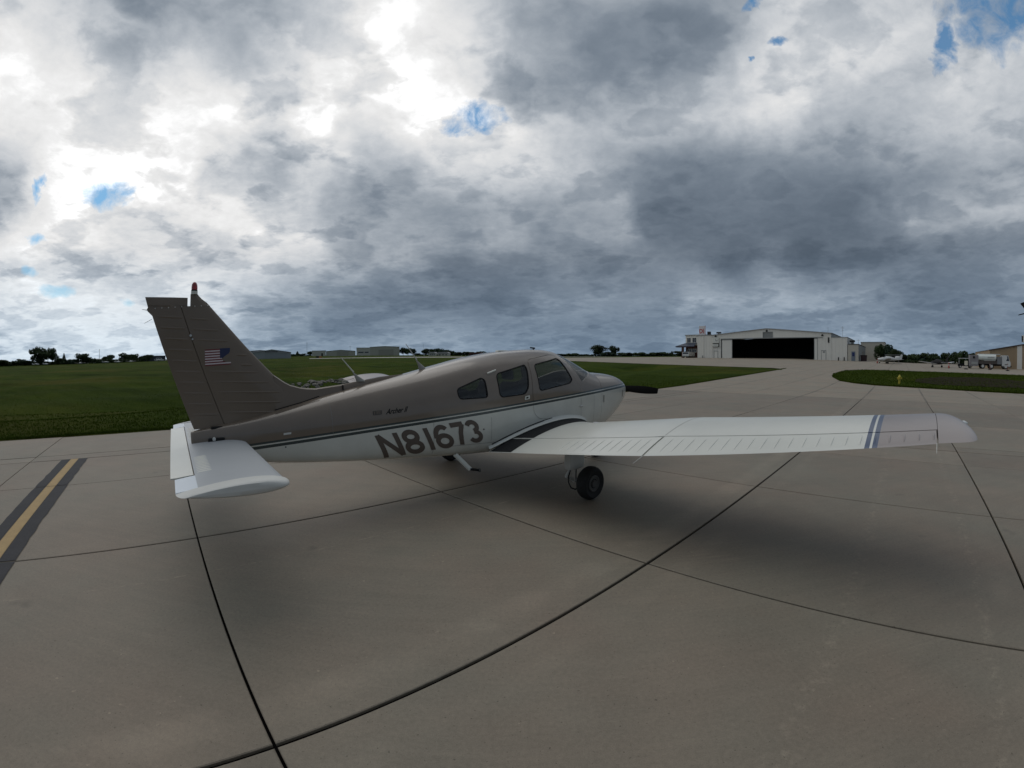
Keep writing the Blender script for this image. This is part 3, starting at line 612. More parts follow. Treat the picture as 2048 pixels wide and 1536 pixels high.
# cowling
mb = MB(); xs = [XF + .006] + loft_xs(XF + .05, 2.40, .06) + [2.42]; rows_ = [ring(x) for x in xs] + [ring(2.42, -.05)]; rows_[-1] = [(2.445, y, z) for _, y, z in rows_[-1]]
mb.grid(rows_, closed=True, cap0=True, cap1=True); cowl = mb.build('cowling', [M_liv], plane, smooth=40)
for yy in (-.21, .21):
    mb = MB(); mb.lathe([(0, .085), (.012, .085)], (2.440, yy, 1.20), (1, 0, 0), 20); mb.build('air_inlet', [M_gap], cowl)
def skin_strip(pts, w, off, vertical):
    mb = MB(); vs3 = []
    for x, z in pts:
        a, b = ((x - w / 2, z), (x + w / 2, z)) if vertical else ((x, z - w / 2), (x, z + w / 2))
        vs3 += [(a[0], -half(*a) - off, a[1]), (b[0], -half(*b) - off, b[1])]
    mb.add(vs3, [(2 * i, 2 * i + 1, 2 * i + 3, 2 * i + 2) for i in range(len(pts) - 1)]); return mb
for x0, x1, z0, z1 in ((1.548, 1.562, 1.035, 1.150), (2.195, 2.208, 1.085, 1.20)):
    mb = MB(); n = 4; zz = np.linspace(z0, z1, n); o_ = [[(x, -half(x, z) - .008, z) for x in (x0, x1)] for z in zz]; mb.grid(o_); mb.grid([[(x, -half(x, z) + .01, z) for x in (x0, x1)] for z in zz]); mb.build('cowl_latch', [M_black], cowl)
zz = np.linspace
seams = [([( -0.77 + .03 * (1.0 - z), z) for z in zz(1.0, .70, 10)], True), ([(-1.56, z) for z in zz(1.0, .62, 10)], True), ([(x, .685 + (x + 1.1) * -.03) for x in zz(-1.45, -.58, 14)], False), ([(0.945, z) for z in zz(1.15, .84, 9)], True), ([(1.28, z) for z in zz(1.16, .75, 9)], True), ([(x, 1.245 + (x - 1.6) * .05) for x in zz(1.58, 2.38, 10)], False), ([(-2.72, z) for z in zz(1.33, .95, 10)], True)]
for p_, v in seams: skin_strip(p_, .0035, .0012, v).build('skin_seam', [M_seam], plane)
mb = MB(); mb.tube((.93, -half(.93, 1.02) - .004, 1.02), (.965, -half(.96, 1.02) - .012, 1.02), .012, .008); mb.tube((.90, -half(.9, 1.02) - .012, 1.02), (.985, -half(.98, 1.02) - .012, 1.018), .007, .005); mb.build('door_hinge', [M_metal], plane)
# door handle plate, step light, drip strip, small placards
def patch(nm, poly, off, m, parent, n=1):
    """flat polygon in (x,z) laid on the right skin"""
    bm = bmesh.new(); bm.faces.new([bm.verts.new((x, 0, z)) for x, z in poly])
    xs = [p[0] for p in poly]; zs = [p[1] for p in poly]
    for k, (a, b) in enumerate(((min(xs), max(xs)), (min(zs), max(zs)))):
        v = a + .035
        while v < b: bmesh.ops.bisect_plane(bm, geom=bm.verts[:] + bm.edges[:] + bm.faces[:], plane_co=(v, 0, v), plane_no=(1, 0, 0) if k == 0 else (0, 0, 1)); v += .035
    for v in bm.verts: v.co.y = -half(v.co.x, v.co.z) - off
    bmesh.ops.recalc_face_normals(bm, faces=bm.faces); me = bpy.data.meshes.new(nm)
    if sum(f.normal.y for f in bm.faces) > 0: bmesh.ops.reverse_faces(bm, faces=bm.faces)
    bm.to_mesh(me); bm.free(); me.materials.append(m); return obj(nm, me, parent)
hp = patch('door_handle', rounded([(-.222, 1.185), (-.215, 1.235), (-.128, 1.245), (-.13, 1.195)], .012), .006, M_wht, plane)
patch('handle_recess', rounded([(-.197, 1.200), (-.193, 1.222), (-.155, 1.227), (-.157, 1.205)], .006), .0075, M_gap, hp)
mb = MB(); mb.tube((-.765, -half(-.765, 1.548) - .004, 1.548), (-.625, -half(-.625, 1.588) - .004, 1.588), .011, .011, 8); mb.build('vent_scoop', [M_wht], plane)
patch('placard', [(-3.235, .985), (-3.233, 1.005), (-3.155, 1.010), (-3.157, .990)], .002, M_whd, plane)
mb = MB(); mb.lathe([(0, .010), (.003, .009)], (-.885, -half(-.885, .86) - .001, .86), (0, -1, 0), 10); mb.build('drain_hole', [M_gap], plane)
mb = MB(); mb.lathe([(0, .008), (.003, .007)], (-3.22, -half(-3.22, .86) - .001, .86), (0, -1, 0), 10); mb.build('drain_hole', [M_gap], plane)

# writing on the right side
M_let = mat('registration vinyl', (0.105, 0.082, 0.066), 0.5, var=0.1)
def lettering(nm, text, size, bold, m, place, parent, shear=0.0, step=.03, space=1.0):
    cu = bpy.data.curves.new('t', 'FONT'); cu.body = text; cu.size = size; cu.offset = bold; cu.resolution_u = 4; cu.space_character = space
    t_ = bpy.data.objects.new('t', cu); col.objects.link(t_); dg = bpy.context.evaluated_depsgraph_get(); dg.update(); me = bpy.data.meshes.new_from_object(t_.evaluated_get(dg)); bpy.data.objects.remove(t_)
    me.name = nm; bm = bmesh.new(); bm.from_mesh(me); bmesh.ops.remove_doubles(bm, verts=bm.verts, dist=1e-5)
    xs = [v.co.x for v in bm.verts]; ys = [v.co.y for v in bm.verts]
    for k, (a, b) in enumerate(((min(xs), max(xs)), (min(ys), max(ys)))):
        v = a + step
        while v < b: bmesh.ops.bisect_plane(bm, geom=bm.verts[:] + bm.edges[:] + bm.faces[:], plane_co=(v, v, 0), plane_no=(1, 0, 0) if k == 0 else (0, 1, 0)); v += step
    x0, x1, y0, y1 = min(xs), max(xs), min(ys), max(ys)
    for v in bm.verts: v.co = Vector(place((v.co.x - x0) / (x1 - x0), (v.co.y - y0) / (y1 - y0)))
    bmesh.ops.recalc_face_normals(bm, faces=bm.faces); bm.to_mesh(me); bm.free(); me.materials.clear(); me.materials.append(m); return obj(nm, me, parent)
def on_skin(xl, zl, xr, zr, h, sh, off):
    def f(a, b):
        x = xl + (xr - xl) * a + sh * (b - 1) * -1 * 1.0; z = zl + (zr - zl) * a + h * b; return (x, -half(x, z) - off, z)
    return f
# letters lean backward: the feet stand further forward than the tops
def arc(cx, cy, rx, ry, a0, a1, n=18): return [(cx + rx * math.cos(R(a0 + (a1 - a0) * i / n)), cy + ry * math.sin(R(a0 + (a1 - a0) * i / n))) for i in range(n + 1)]
GL_ = {'N': [[(.10, 0), (.10, 1)], [(.90, 0), (.90, 1)], [(.09, .97), (.91, .03)]],
       '8': [arc(.5, .275, .385, .215, 0, 360, 30), arc(.5, .735, .335, .205, 0, 360, 30)], '1': [[(.5, 0), (.5, 1)]],
       '6': [arc(.5, .31, .385, .25, 0, 360, 30), arc(.56, .50, .445, .44, 182, 105, 12) + arc(.52, .765, .30, .175, 92, 18, 8)],
       '7': [[(.04, .94), (.96, .94)], [(.90, .93), (.60, .56), (.46, .25), (.40, 0)]],
       '3': [arc(.47, .275, .39, .215, -160, 88, 18), arc(.47, .735, .345, .205, -88, 160, 18)]}
def ribbon(pts, w, sx, sy):
    P = [Vector((p[0] * sx, p[1] * sy)) for p in pts]; out = []
    closed = (P[0] - P[-1]).length < 1e-4
    for i, p in enumerate(P):
        a = P[i - 1] if i else (P[-2] if closed else p); b = P[i + 1] if i < len(P) - 1 else (P[1] if closed else p); t_ = (b - a).normalized(); n_ = Vector((-t_.y, t_.x)) * w / 2; out.append((p - n_, p + n_))
    return out
mb = MB(); RW, RH, k_ = 1.235, .272, 0
for ch, a, b in (('N', 0, .200), ('8', .222, .400), ('1', .448, .500), ('6', .530, .705), ('7', .722, .868), ('3', .880, 1.03)):
    for st_ in GL_[ch]:
        pts = []
        for p, q in zip(st_[:-1], st_[1:]):
            m_ = max(1, int(math.hypot((q[0] - p[0]) * (b - a) * RW, (q[1] - p[1]) * RH) / .03)); pts += [(p[0] + (q[0] - p[0]) * i / m_, p[1] + (q[1] - p[1]) * i / m_) for i in range(m_)]
        pts.append(st_[-1]); k_ += 1; rows_ = []
        for l, r in ribbon(pts, .057, (b - a) * RW, RH):
            rw = []
            for p in (l, (l + r) / 2, r):
                u = a * RW + p.x; z = .632 + .066 * u + p.y; x = -2.140 + u - .46 * (p.y - 0) * 1.0 - 0.0; rw.append((x, -half(x, z) - .0020 - .00012 * k_, z))
            rows_.append(rw)
        mb.grid(rows_)
mb.build('registration_mark', [M_let], plane, smooth=60)
lettering('type_script', 'Archer II', 0.1, 0.002, M_black, on_skin(-2.10, 1.128, -1.862, 1.143, .062, -.028, .0022), plane)
em = patch('emblem', [(-2.272, 1.128), (-2.272, 1.172), (-2.170, 1.178), (-2.170, 1.134)], .002, mat('emblem bronze', (0.060, 0.050, 0.042), 0.5), plane)
for k in range(3): patch('emblem_bar', [(-2.238, 1.139 + k * .012), (-2.238, 1.145 + k * .012), (-2.182, 1.148 + k * .012), (-2.182, 1.142 + k * .012)], .0032, M_taupe, em)
patch('emblem_bar', [(-2.258, 1.135), (-2.258, 1.166), (-2.248, 1.167), (-2.248, 1.136)], .0032, M_taupe, em)

# cabin interior
def soft_box(mb, x0, x1, y0, y1, z0, z1, lean=0.0, r=.05):
    n = 16; rows_ = []
    for t_ in (0, .06, .25, .75, .94, 1):
        ins = r * (1 if t_ in (0, 1) else .3 if t_ in (.06, .94) else 0); rw = []; z = z0 + (z1 - z0) * t_
        for i in range(n):
            a = 2 * math.pi * (i + .5) / n; cx, sx_ = math.cos(a), math.sin(a); q = (abs(cx)**5 + abs(sx_)**5)**(-.2)
            rw.append(((x0 + x1) / 2 + ((x1 - x0) / 2 - ins) * cx * q + lean * t_, (y0 + y1) / 2 + ((y1 - y0) / 2 - ins) * sx_ * q, z))
        rows_.append(rw)
    mb.grid(rows_, closed=True, cap0=True, cap1=True)
for sx_, top in ((.12, 1.42), (-.72, 1.36)):
    for yy in (-.25, .25):
        st = obj('seat', (lambda b: (soft_box(b, sx_ - .22, sx_ + .26, yy - .20, yy + .20, .70, .88), b)[1])(MB()).mesh('seat', [M_seat], 40), plane)
        obj('backrest', (lambda b: (soft_box(b, sx_ - .30, sx_ - .18, yy - .20, yy + .20, .80, top, -.10), b)[1])(MB()).mesh('backrest', [M_seat], 40), st)
        if sx_ > 0: obj('headrest', (lambda b: (soft_box(b, sx_ - .41, sx_ - .33, yy - .10, yy + .10, top + .03, top + .17, -.02, .03), b)[1])(MB()).mesh('headrest', [M_seat], 40), st)
mb = MB(); mb.box(.98, 1.04, -.46, .46, .85, 1.33); pnl = mb.build('instrument_panel', [M_black], plane)
mb = MB(); rows_ = [[(x, y, 1.345 - .10 * (y / .47)**2 + (.02 if x < 1.0 else 0)) for y in np.linspace(-.47, .47, 12)] for x in (.86, .92, 1.1, 1.3)]; mb.grid(rows_); mb.build('glareshield', [M_black], plane)
for yy in (-.25, .25):
    mb = MB(); mb.tube((1.0, yy, 1.12), (.74, yy, 1.12), .014); mb.path([(.74, yy - .13, 1.20), (.74, yy - .12, 1.12), (.74, yy + .12, 1.12), (.74, yy + .13, 1.20)], .014); mb.build('control_yoke', [M_black], plane)
mb = MB(); mb.box(-.95, 1.25, -.42, .42, .60, .63); mb.build('cabin_floor', [M_seat], plane)
mb = MB(); rb_ = ring(-1.34, -.03, 32); mb.add(rb_, [tuple(range(32))]); mb.build('rear_bulkhead', [M_lining], plane)
mb = MB(); mb.box(-.33, -.31, .20, .26, 1.42, 1.60); mb.box(-.33, -.31, .14, .32, 1.58, 1.62); mb.build('map_clip', [M_wht], plane)

# ------------------------------------------------------------------ wings
def wsec(s, right=True):
    k = max(0, (s - 2.72) / (5.12 - 2.72)); le = .795 - .20 * min(k, 1.1) + .36 * max(0, min(1, (1.12 - s) / .55))**1.5; te = -.805 + .30 * min(k, 1.1); c_ = le - te
    dih = .1262 if right else .157
    return le, te, c_, .498 + dih * s, .060 - .02 * min(k, 1), .152 - .02 * min(k, 1)
def wz(s, x, upper=True, right=True):
    le, te, c_, zt, tilt, th = wsec(s, right); q = min(max((le - x) / c_, 0), 1)
    yt = 5 * th * (.2969 * math.sqrt(q) - .126 * q - .3516 * q * q + .2843 * q**3 - .1036 * q**4); cam_ = 4 * .036 * q * (1 - q)
    return zt + c_ * (tilt * (1 - q) + cam_ + (yt if upper else -yt))
def hinge(s): return -.42 if s < 2.735 else (-.405 + .135 * (s - 2.74) / (5.12 - 2.74))
def wing_mat():
    m = bpy.data.materials.new('wing paint'); m.use_nodes = True; nt = m.node_tree; b = nt.nodes['Principled BSDF']; L = nt.links.new
    tcn = nt.nodes.new('ShaderNodeTexCoord'); sx = nt.nodes.new('ShaderNodeSeparateXYZ'); L(tcn.outputs['Object'], sx.inputs[0])
    def mth(op, a, b_, c_=None):
        n = nt.nodes.new('ShaderNodeMath'); n.operation = op
        for i, v in enumerate((a, b_, c_)):
            if v is None: continue
            if isinstance(v, (int, float)): n.inputs[i].default_value = v
            else: L(v, n.inputs[i])
        return n.outputs[0]
    y = mth('ABSOLUTE', sx.outputs[1], None); n0 = nt.nodes.new('ShaderNodeRGB'); n0.outputs[0].default_value = (*M_white_c, 1); cur = n0.outputs[0]
    for lim, c_ in ((4.575, (.026, .050, .112)), (4.613, M_white_c), (4.632, (.026, .050, .112)), (4.672, (.250, .212, .196))):
        n = nt.nodes.new('ShaderNodeMix'); n.data_type = 'RGBA'; L(mth('GREATER_THAN', y, lim), n.inputs['Factor']); L(cur, n.inputs['A']); n.inputs['B'].default_value = (*c_, 1); cur = n.outputs['Result']
    nz = nt.nodes.new('ShaderNodeTexNoise'); nz.inputs['Scale'].default_value = 1.8; nz.inputs['Detail'].default_value = 7; nz.inputs['Roughness'].default_value = .65; L(tcn.outputs['Object'], nz.inputs['Vector'])
    vm = nt.nodes.new('ShaderNodeVectorMath'); vm.operation = 'SCALE'; L(cur, vm.inputs[0]); L(mth('MULTIPLY_ADD', nz.outputs['Fac'], .22, .88), vm.inputs['Scale']); L(vm.outputs[0], b.inputs['Base Color'])
    b.inputs['Roughness'].default_value = .42; b.inputs['Coat Weight'].default_value = .55; b.inputs['Coat Roughness'].default_value = .2
    nz2 = nt.nodes.new('ShaderNodeTexNoise'); nz2.inputs['Scale'].default_value = 3.5; nz2.inputs['Detail'].default_value = 3; L(tcn.outputs['Object'], nz2.inputs['Vector'])
    bn = nt.nodes.new('ShaderNodeBump'); bn.inputs['Strength'].default_value = .10; bn.inputs['Distance'].default_value = .03; L(nz2.outputs['Fac'], bn.inputs['Height']); L(bn.outputs[0], b.inputs['Normal'])
    return m
M_wing = wing_mat()
def chordpts(le, xe, n=26):
    return [le - (le - xe) * (1 - math.cos(math.pi * .5 * i / n))  for i in range(n + 1)] # fine at the nose
def build_wing(right):
    sg = -1 if right else 1; S = np.concatenate([np.linspace(.30, 2.735, 22), np.linspace(2.80, 5.12, 22)])
    rows_ = []
    for s in S:
        le, te, c_, zt, tilt, th = wsec(s, right); xh = hinge(s) + .002; xs = chordpts(le, xh)
        rows_.append([(x, sg * s, wz(s, x, True, right)) for x in xs] + [(x, sg * s, wz(s, x, False, right)) for x in xs[::-1][:-1]])
    mb = MB(); mb.grid(rows_, closed=True, cap0=True, cap1=True); w_ = mb.build('wing', [M_wing], plane, smooth=32)
    # control surfaces
    for nm, s0, s1 in (('flap', .50, 2.722), ('aileron', 2.742, 5.112)):
        S2_ = np.linspace(s0, s1, 14); rows_ = []
        for s in S2_:
            le, te, c_, *_ = wsec(s, right); xh = hinge(s) - .004; xs = np.linspace(xh, te, 9)
            rows_.append([(x, sg * s, wz(s, x, True, right) - .003) for x in xs] + [(x, sg * s, wz(s, x, False, right) + .003 - (0.006 if x == te else 0)) for x in xs[::-1]])
        mb = MB(); mb.grid(rows_, closed=True, cap0=True, cap1=True); f_ = mb.build(nm, [M_wing], w_, smooth=32)
        # pressed stiffening beads
        mb = MB(); bs = np.arange(1.62, 2.68, .112) if nm == 'flap' else np.concatenate([np.arange(2.86, 5.10, .1115)])
        for s in bs:
            le, te, *_ = wsec(s, right); xs = np.linspace(hinge(s) - .055, te + .065, 5); r0 = .008
            rows_ = [[(x, sg * (s + d), wz(s, x, True, right) - .003 + hh) for d, hh in ((-r0, -.0005), (-r0 * .55, .0055 * e), (r0 * .55, .0055 * e), (r0, -.0005))] for x, e in zip(xs, (.1, 1, 1, 1, .1))]
            mb.grid(rows_)
        mb.build('stiffening_bead', [M_wing], f_, smooth=60, kind='stuff')
        mb = MB()
        for s in ((.95, 1.85, 2.55) if nm == 'flap' else (2.95, 4.05, 4.95)):
            z = wz(s, hinge(s), False, right); mb = MB(); mb.box(hinge(s) - .04, hinge(s) + .03, sg * s - .006, sg * s + .006, z - .024, z + .02); mb.build('hinge_bracket', [M_black], f_)
    # wing tip
    def tipx(s):
        t_ = (s - 5.12) / .30; le5, te5 = wsec(5.12, right)[:2]; k = max(0, 1 - t_**2.2); return (-.36 + (le5 + .36) * k**.62, -.36 + (te5 + .36) * max(0, 1 - t_**9)**.6 - .035 * t_)
    rows_ = []
    for s in 5.124 + .293 * np.sin(np.linspace(0, math.pi / 2, 12)):
        c5 = wsec(5.12, right); zt, tilt, th = wsec(s, right)[3], c5[4], c5[5]; le, te = tipx(s); q_ = (s - 5.12) / .30; cl = le - te; up_, lo = [], []
        for x in chordpts(le, te, 22):
            q = min(max((le - x) / cl, 0), 1); yt = 5 * th * (.2969 * math.sqrt(q) - .126 * q - .3516 * q * q + .2843 * q**3 - .1036 * q**4); zc_ = zt + (x - c5[1]) * tilt + cl * 4 * .036 * q * (1 - q)
            up_.append((x, sg * s, zc_ + cl * yt * (1 - .35 * q_**2))); lo.append((x, sg * s, zc_ - cl * yt * (1 - 1.25 * q_**2)))
        rows_.append(up_ + lo[::-1][1:-1])
    mb = MB(); mb.grid(rows_, closed=True, cap0=True, cap1=True); tp = mb.build('wing_tip', [M_wing], w_, smooth=38)
    xl, _ = tipx(5.34); xl -= .06; zl_ = wsec(5.34, right)[3] + (xl - wsec(5.12, right)[1]) * .04 + .02
    mb = MB(); mb.lathe([(0, .02), (.03, .024), (.055, .014), (.068, .002)], (xl, sg * 5.345, zl_), (.35, sg, 0), 12); mb.build('position_light', [mat('position lamp', (.75, .78, .76), .15)], w_, smooth=40)
    mb = MB(); s = 5.112; te = wsec(s, right)[1]; z = wz(s, te, True, right); mb.tube((te, sg * s, z), (te - .09, sg * s, z - .055), .003, .002, 6); mb.build('static_wick', [M_whd], w_); mb = MB(); mb.tube((wsec(2.74)[1], sg * 2.74, wz(2.74, wsec(2.74)[1], True, right)), (wsec(2.74)[1] - .10, sg * 2.70, wz(2.74, wsec(2.74)[1], True, right) - .06), .003, .002, 6); mb.build('static_wick', [M_whd], w_)
    # skin joints, filler cap, landing light lens
    mb = MB()
    for s in (2.735,):
        xs = np.linspace(.60, hinge(s) + .02, 14); vs3 = []
        for x in xs: vs3 += [(x, sg * (s - .0025), wz(s, x, True, right) + .0012), (x, sg * (s + .0025), wz(s, x, True, right) + .0012)]
        mb.add(vs3, [(2 * i, 2 * i + 1, 2 * i + 3, 2 * i + 2) for i in range(len(xs) - 1)])
    for x, s0, s1 in ((.52, 1.2, 2.73), (.50, 2.74, 4.4)):
        vs3 = []; ss = np.linspace(s0, s1, 24)
        for s in ss: vs3 += [(x - .0022, sg * s, wz(s, x - .0022, True, right) + .0012), (x + .0022, sg * s, wz(s, x + .0022, True, right) + .0012)]
        mb.add(vs3, [(2 * i, 2 * i + 1, 2 * i + 3, 2 * i + 2) for i in range(len(ss) - 1)])
    mb.build('skin_seam', [M_seam], w_)
    mb = MB(); mb.lathe([(0, .042), (.006, .040), (.009, .030)], (.34, sg * 1.30, wz(1.30, .34, True, right) - .002), (0, 0, 1), 20); mb.build('fuel_cap', [M_metal], w_, smooth=40)
    if right:
        for nm, x0f, x1f, off, pieces in (('wing_walk', hinge(.8) + .006, None, .0022, [(.57, .915)]), ('flap_walk', hinge(.8) - .022, -.792, .0, [(.515, .915)])):
            for s0, s1 in pieces:
                mb = MB(); rows_ = []
                for s in np.linspace(s0, s1, 8):
                    xa = x0f; xb = x1f if x1f is not None else wsec(s)[0] - .16; q_ = (s - s0) / (s1 - s0); rw = []
                    for x in np.linspace(xa, xb, 24):
                        si = half(x, wz(.55, x) + .02) + .034 if nm == 'wing_walk' else s0; sx2 = si + (s1 - si) * q_; rw.append((x, sg * sx2, wz(sx2, x, True, right) + .0022 - (.003 if nm == 'flap_walk' else 0)))
                    rows_.append(rw)
                mb.grid(rows_); me = mb.mesh(nm, [M_walk])
                if me.polygons[0].normal.z < 0: me.flip_normals()
                obj(nm, me, w_)
    return w_
wingR = build_wing(True); wingL = build_wing(False)
# root fairing: white fillet strip with a black rubber edge
mb = MB(); rows_ = []
for x in np.linspace(-.78, 1.12, 30):
    z = wz(.6, x) + .004; y = half(x, z + .03); rows_.append([(x, -y - .002, z + .055 - .02 * (x < .1)), (x, -y - .012, z + .03), (x, -y - .022, z + .010), (x, -y - .036, z + .004)])
mb.grid(rows_); mb.build('root_fairing', [M_wht], plane, smooth=60)
mb = MB()
rows_ = [[(x, -half(x, wz(.6, x) + .06) - .003, wz(.6, x) + .058), (x, -half(x, wz(.6, x) + .06) - .006, wz(.6, x) + .044)] for x in np.linspace(-.74, .30, 20)]
mb.grid(rows_); mb.build('fairing_seal', [M_black], plane)

# ------------------------------------------------------------------ tail
def finLE(z): return float(np.interp(z, [.95, 1.44, 1.49, 1.57, 1.69, 1.86, 2.14, 2.29, 2.33, 2.36], [-2.75, -3.10, -3.17, -3.25, -3.365, -3.53, -3.785, -3.925, -3.965, -4.01]))
def finH(z): return -3.81 - (z - 1.12) * .352
def rudTE(z): return float(np.interp(z, [1.05, 1.12, 1.82, 2.19, 2.235, 2.25, 2.27, 2.37], [-4.105, -4.13, -4.37, -4.497, -4.545, -4.553, -4.542, -4.572]))
def finth(z): return .052 - .020 * (z - 1.1) / 1.25
def foil(q, th): return 5 * .2 * th / .2 * (.2969 * math.sqrt(max(q, 0)) - .126 * q - .3516 * q * q + .2843 * q**3 - .1015 * q**4) * 2
def fin_y(z, x):
    le, te = finLE(z), rudTE(min(z, 2.2)); q = min(max((le - x) / (le - te), 0), 1); return finth(z) * foil(q, 1.0)
mb = MB(); rows_ = []
for z in list(np.linspace(.98, 2.20, 24)) + [2.25, 2.285]:
    le = finLE(z); xs = chordpts(le, finH(z) + .004, 18); rows_.append([(x, -fin_y(z, x), z) for x in xs] + [(x, fin_y(z, x), z) for x in xs[::-1][:-1]])
mb.grid(rows_, closed=True, cap0=True, cap1=True); fin = mb.build('vertical_fin', [M_taupe], plane, smooth=35)
mb = MB(); rows_ = []
for z, x0, th in ((2.288, None, .9), (2.325, None, .8), (2.36, None, .7), (2.395, -4.045, .55), (2.405, -4.05, .5)):
    le = finLE(z) if x0 is None else x0; te = -4.125; xs = np.linspace(le, te, 10); rows_.append([(x, -.030 * th * math.sin(math.pi * min(max((le - x) / (le - te), 0.02), .85))**.5, z) for x in xs] + [(x, .030 * th * math.sin(math.pi * min(max((le - x) / (le - te), 0.02), .85))**.5, z) for x in xs[::-1]])
mb.grid(rows_, closed=True, cap0=True, cap1=True); mb.build('fin_cap', [M_taupe], fin, smooth=40)
mb = MB(); mb.lathe([(0, .034), (.03, .034), (.032, .030)], (-4.088, 0, 2.405), (0, 0, 1), 20); bb = mb.build('beacon', [M_wht], plane, smooth=40)
M_red = bpy.data.materials.new('red lens'); M_red.use_nodes = True; b_ = M_red.node_tree.nodes['Principled BSDF']; b_.inputs['Base Color'].default_value = (.30, .006, .006, 1); b_.inputs['Roughness'].default_value = .12; b_.inputs['Coat Weight'].default_value = .6; b_.inputs['Transmission Weight'].default_value = .35
mb = MB(); mb.lathe([(0, .031), (.04, .031), (.065, .028), (.085, .018), (.092, .004)], (-4.088, 0, 2.437), (0, 0, 1), 20); mb.build('beacon_lens', [M_red], bb, smooth=50)
mb = MB(); mb.lathe([(0, .032), (.012, .032)], (-4.088, 0, 2.437), (0, 0, 1), 20); mb.build('lens_ring', [M_black], bb)
mb = MB(); rows_ = []
for z in list(np.linspace(1.085, 2.19, 20)) + [2.235, 2.25, 2.27, 2.286]:
    xh, te = finH(z) - .003, rudTE(z); xs = [xh + .02, xh + .001] + list(np.linspace(xh, te, 8)); kk = [.3, .55] + [.97] * 8; rows_.append([(x, -max(fin_y(z, x) * k_, .003), z) for x, k_ in zip(xs, kk)] + [(x, max(fin_y(z, x) * k_, .003), z) for x, k_ in zip(xs[::-1], kk[::-1])])
for z in (2.288, 2.33, 2.365, 2.37):
    xh, te = -4.152, rudTE(z); xs = np.linspace(xh, te, 10); k = 1 if z < 2.36 else .5; rows_.append([(x, -max(.020 * k * math.sin(math.pi * (.12 + .85 * i / 9))**.6, .002), z) for i, x in enumerate(xs)] + [(x, max(.020 * k * math.sin(math.pi * (.12 + .85 * i / 9))**.6, .002), z) for i, x in reversed(list(enumerate(xs)))])
mb.grid(rows_, closed=True, cap0=True, cap1=True); rud = mb.build('rudder', [M_taupe], plane, smooth=35)
def beads(parent, spans, nm='stiffening_bead', m=M_taupe):
    mb = MB()
    for z, xa, xb in spans:
        for sd_ in (-1, 1):
            xs = np.linspace(xa, xb, 7); rows_ = []
            for x, e in zip(xs, (.1, .8, 1, 1, 1, .8, .1)):
                zz_ = z + (x - xa) * -.05; rows_.append([(x, sd_ * (max(fin_y(z, x), .004) + hh), zz_ + d) for d, hh in ((-.013, -.002), (-.006, .0040 * e), (.006, .0040 * e), (.013, -.002))])
            mb.grid(rows_)
    mb.build(nm, [m], parent, smooth=60, kind='stuff')
zs = np.arange(1.20, 2.25, .106)
beads(fin, [(z, finLE(z) - .14, finH(z) + .035) for z in zs if not (1.67 < z < 1.89)] + [(1.70, -3.50, -3.62), (1.80, -3.55, -3.66)])
beads(rud, [(z + .02, finH(z) - .035, rudTE(z) + .03) for z in zs])
mb = MB(); mb.tube((-4.545, 0, 2.245), (-4.60, 0, 2.252), .004, .002, 6); mb.build('static_wick', [M_whd], rud); mb = MB(); mb.tube((-4.50, 0, 2.16), (-4.575, 0, 2.12), .0025, .002, 6); mb.build('static_wick', [M_whd], rud)
mb = MB()
for i in range(9): x = -4.47 + i * .065; mb.lathe([(0, .006), (.004, .004)], (x, -max(fin_y(2.27, x), .004) - (.001), 2.262 + (x + 4.47) * .06), (0, -1, 0), 6)
mb.build('rivet', [M_whd], fin, kind='stuff')
mb = MB(); mb.lathe([(0, .014), (.012, .012)], (-4.118, -fin_y(2.0, -4.118) - .001, 2.0), (0, -1, 0), 10); mb.lathe([(0, .010), (.01, .008)], (-4.10, -fin_y(1.97, -4.10) - .001, 1.965), (0, -1, 0), 10); mb.build('rudder_hinge', [M_metal], fin)
# flag decal on the fin, one corner worn away
M_fr, M_fw, M_fb = mat('flag red', (.14, .022, .026), .5), mat('flag white', (.56, .50, .50), .5), mat('flag blue', (.014, .022, .075), .5)
mb = MB(); fz0, fz1 = 1.700, 1.862; hs = (fz1 - fz0) / 13
for i in range(13):
    z0 = fz0 + i * hs; z1 = z0 + hs; xr = -3.718 if i < 2 else (-3.775 if i == 2 else (-3.80 - .004 * (i - 3) if i < 6 else -3.828)); mb.mi = 0 if i % 2 == 0 else 1; xs = np.linspace(-3.978, xr, 5)
    mb.grid([[(x, -fin_y((z0 + z1) / 2, x) - .0022, z + (x + 3.978) * .045) for x in xs] for z in (z0, z1)])
mb.mi = 2; rows_ = []
for z, xr in ((fz0 + 5.6 * hs, -3.800), (fz0 + 7.2 * hs, -3.775), (fz0 + 9 * hs, -3.737), (fz0 + 10.5 * hs, -3.728), (fz1 + .003, -3.725)): rows_.append([(x, -fin_y(z, x) - .0024, z + (x + 3.978) * .045) for x in np.linspace(-3.828, xr, 4)])
mb.grid(rows_); mb.build('flag_decal', [M_fr, M_fw, M_fb], fin)
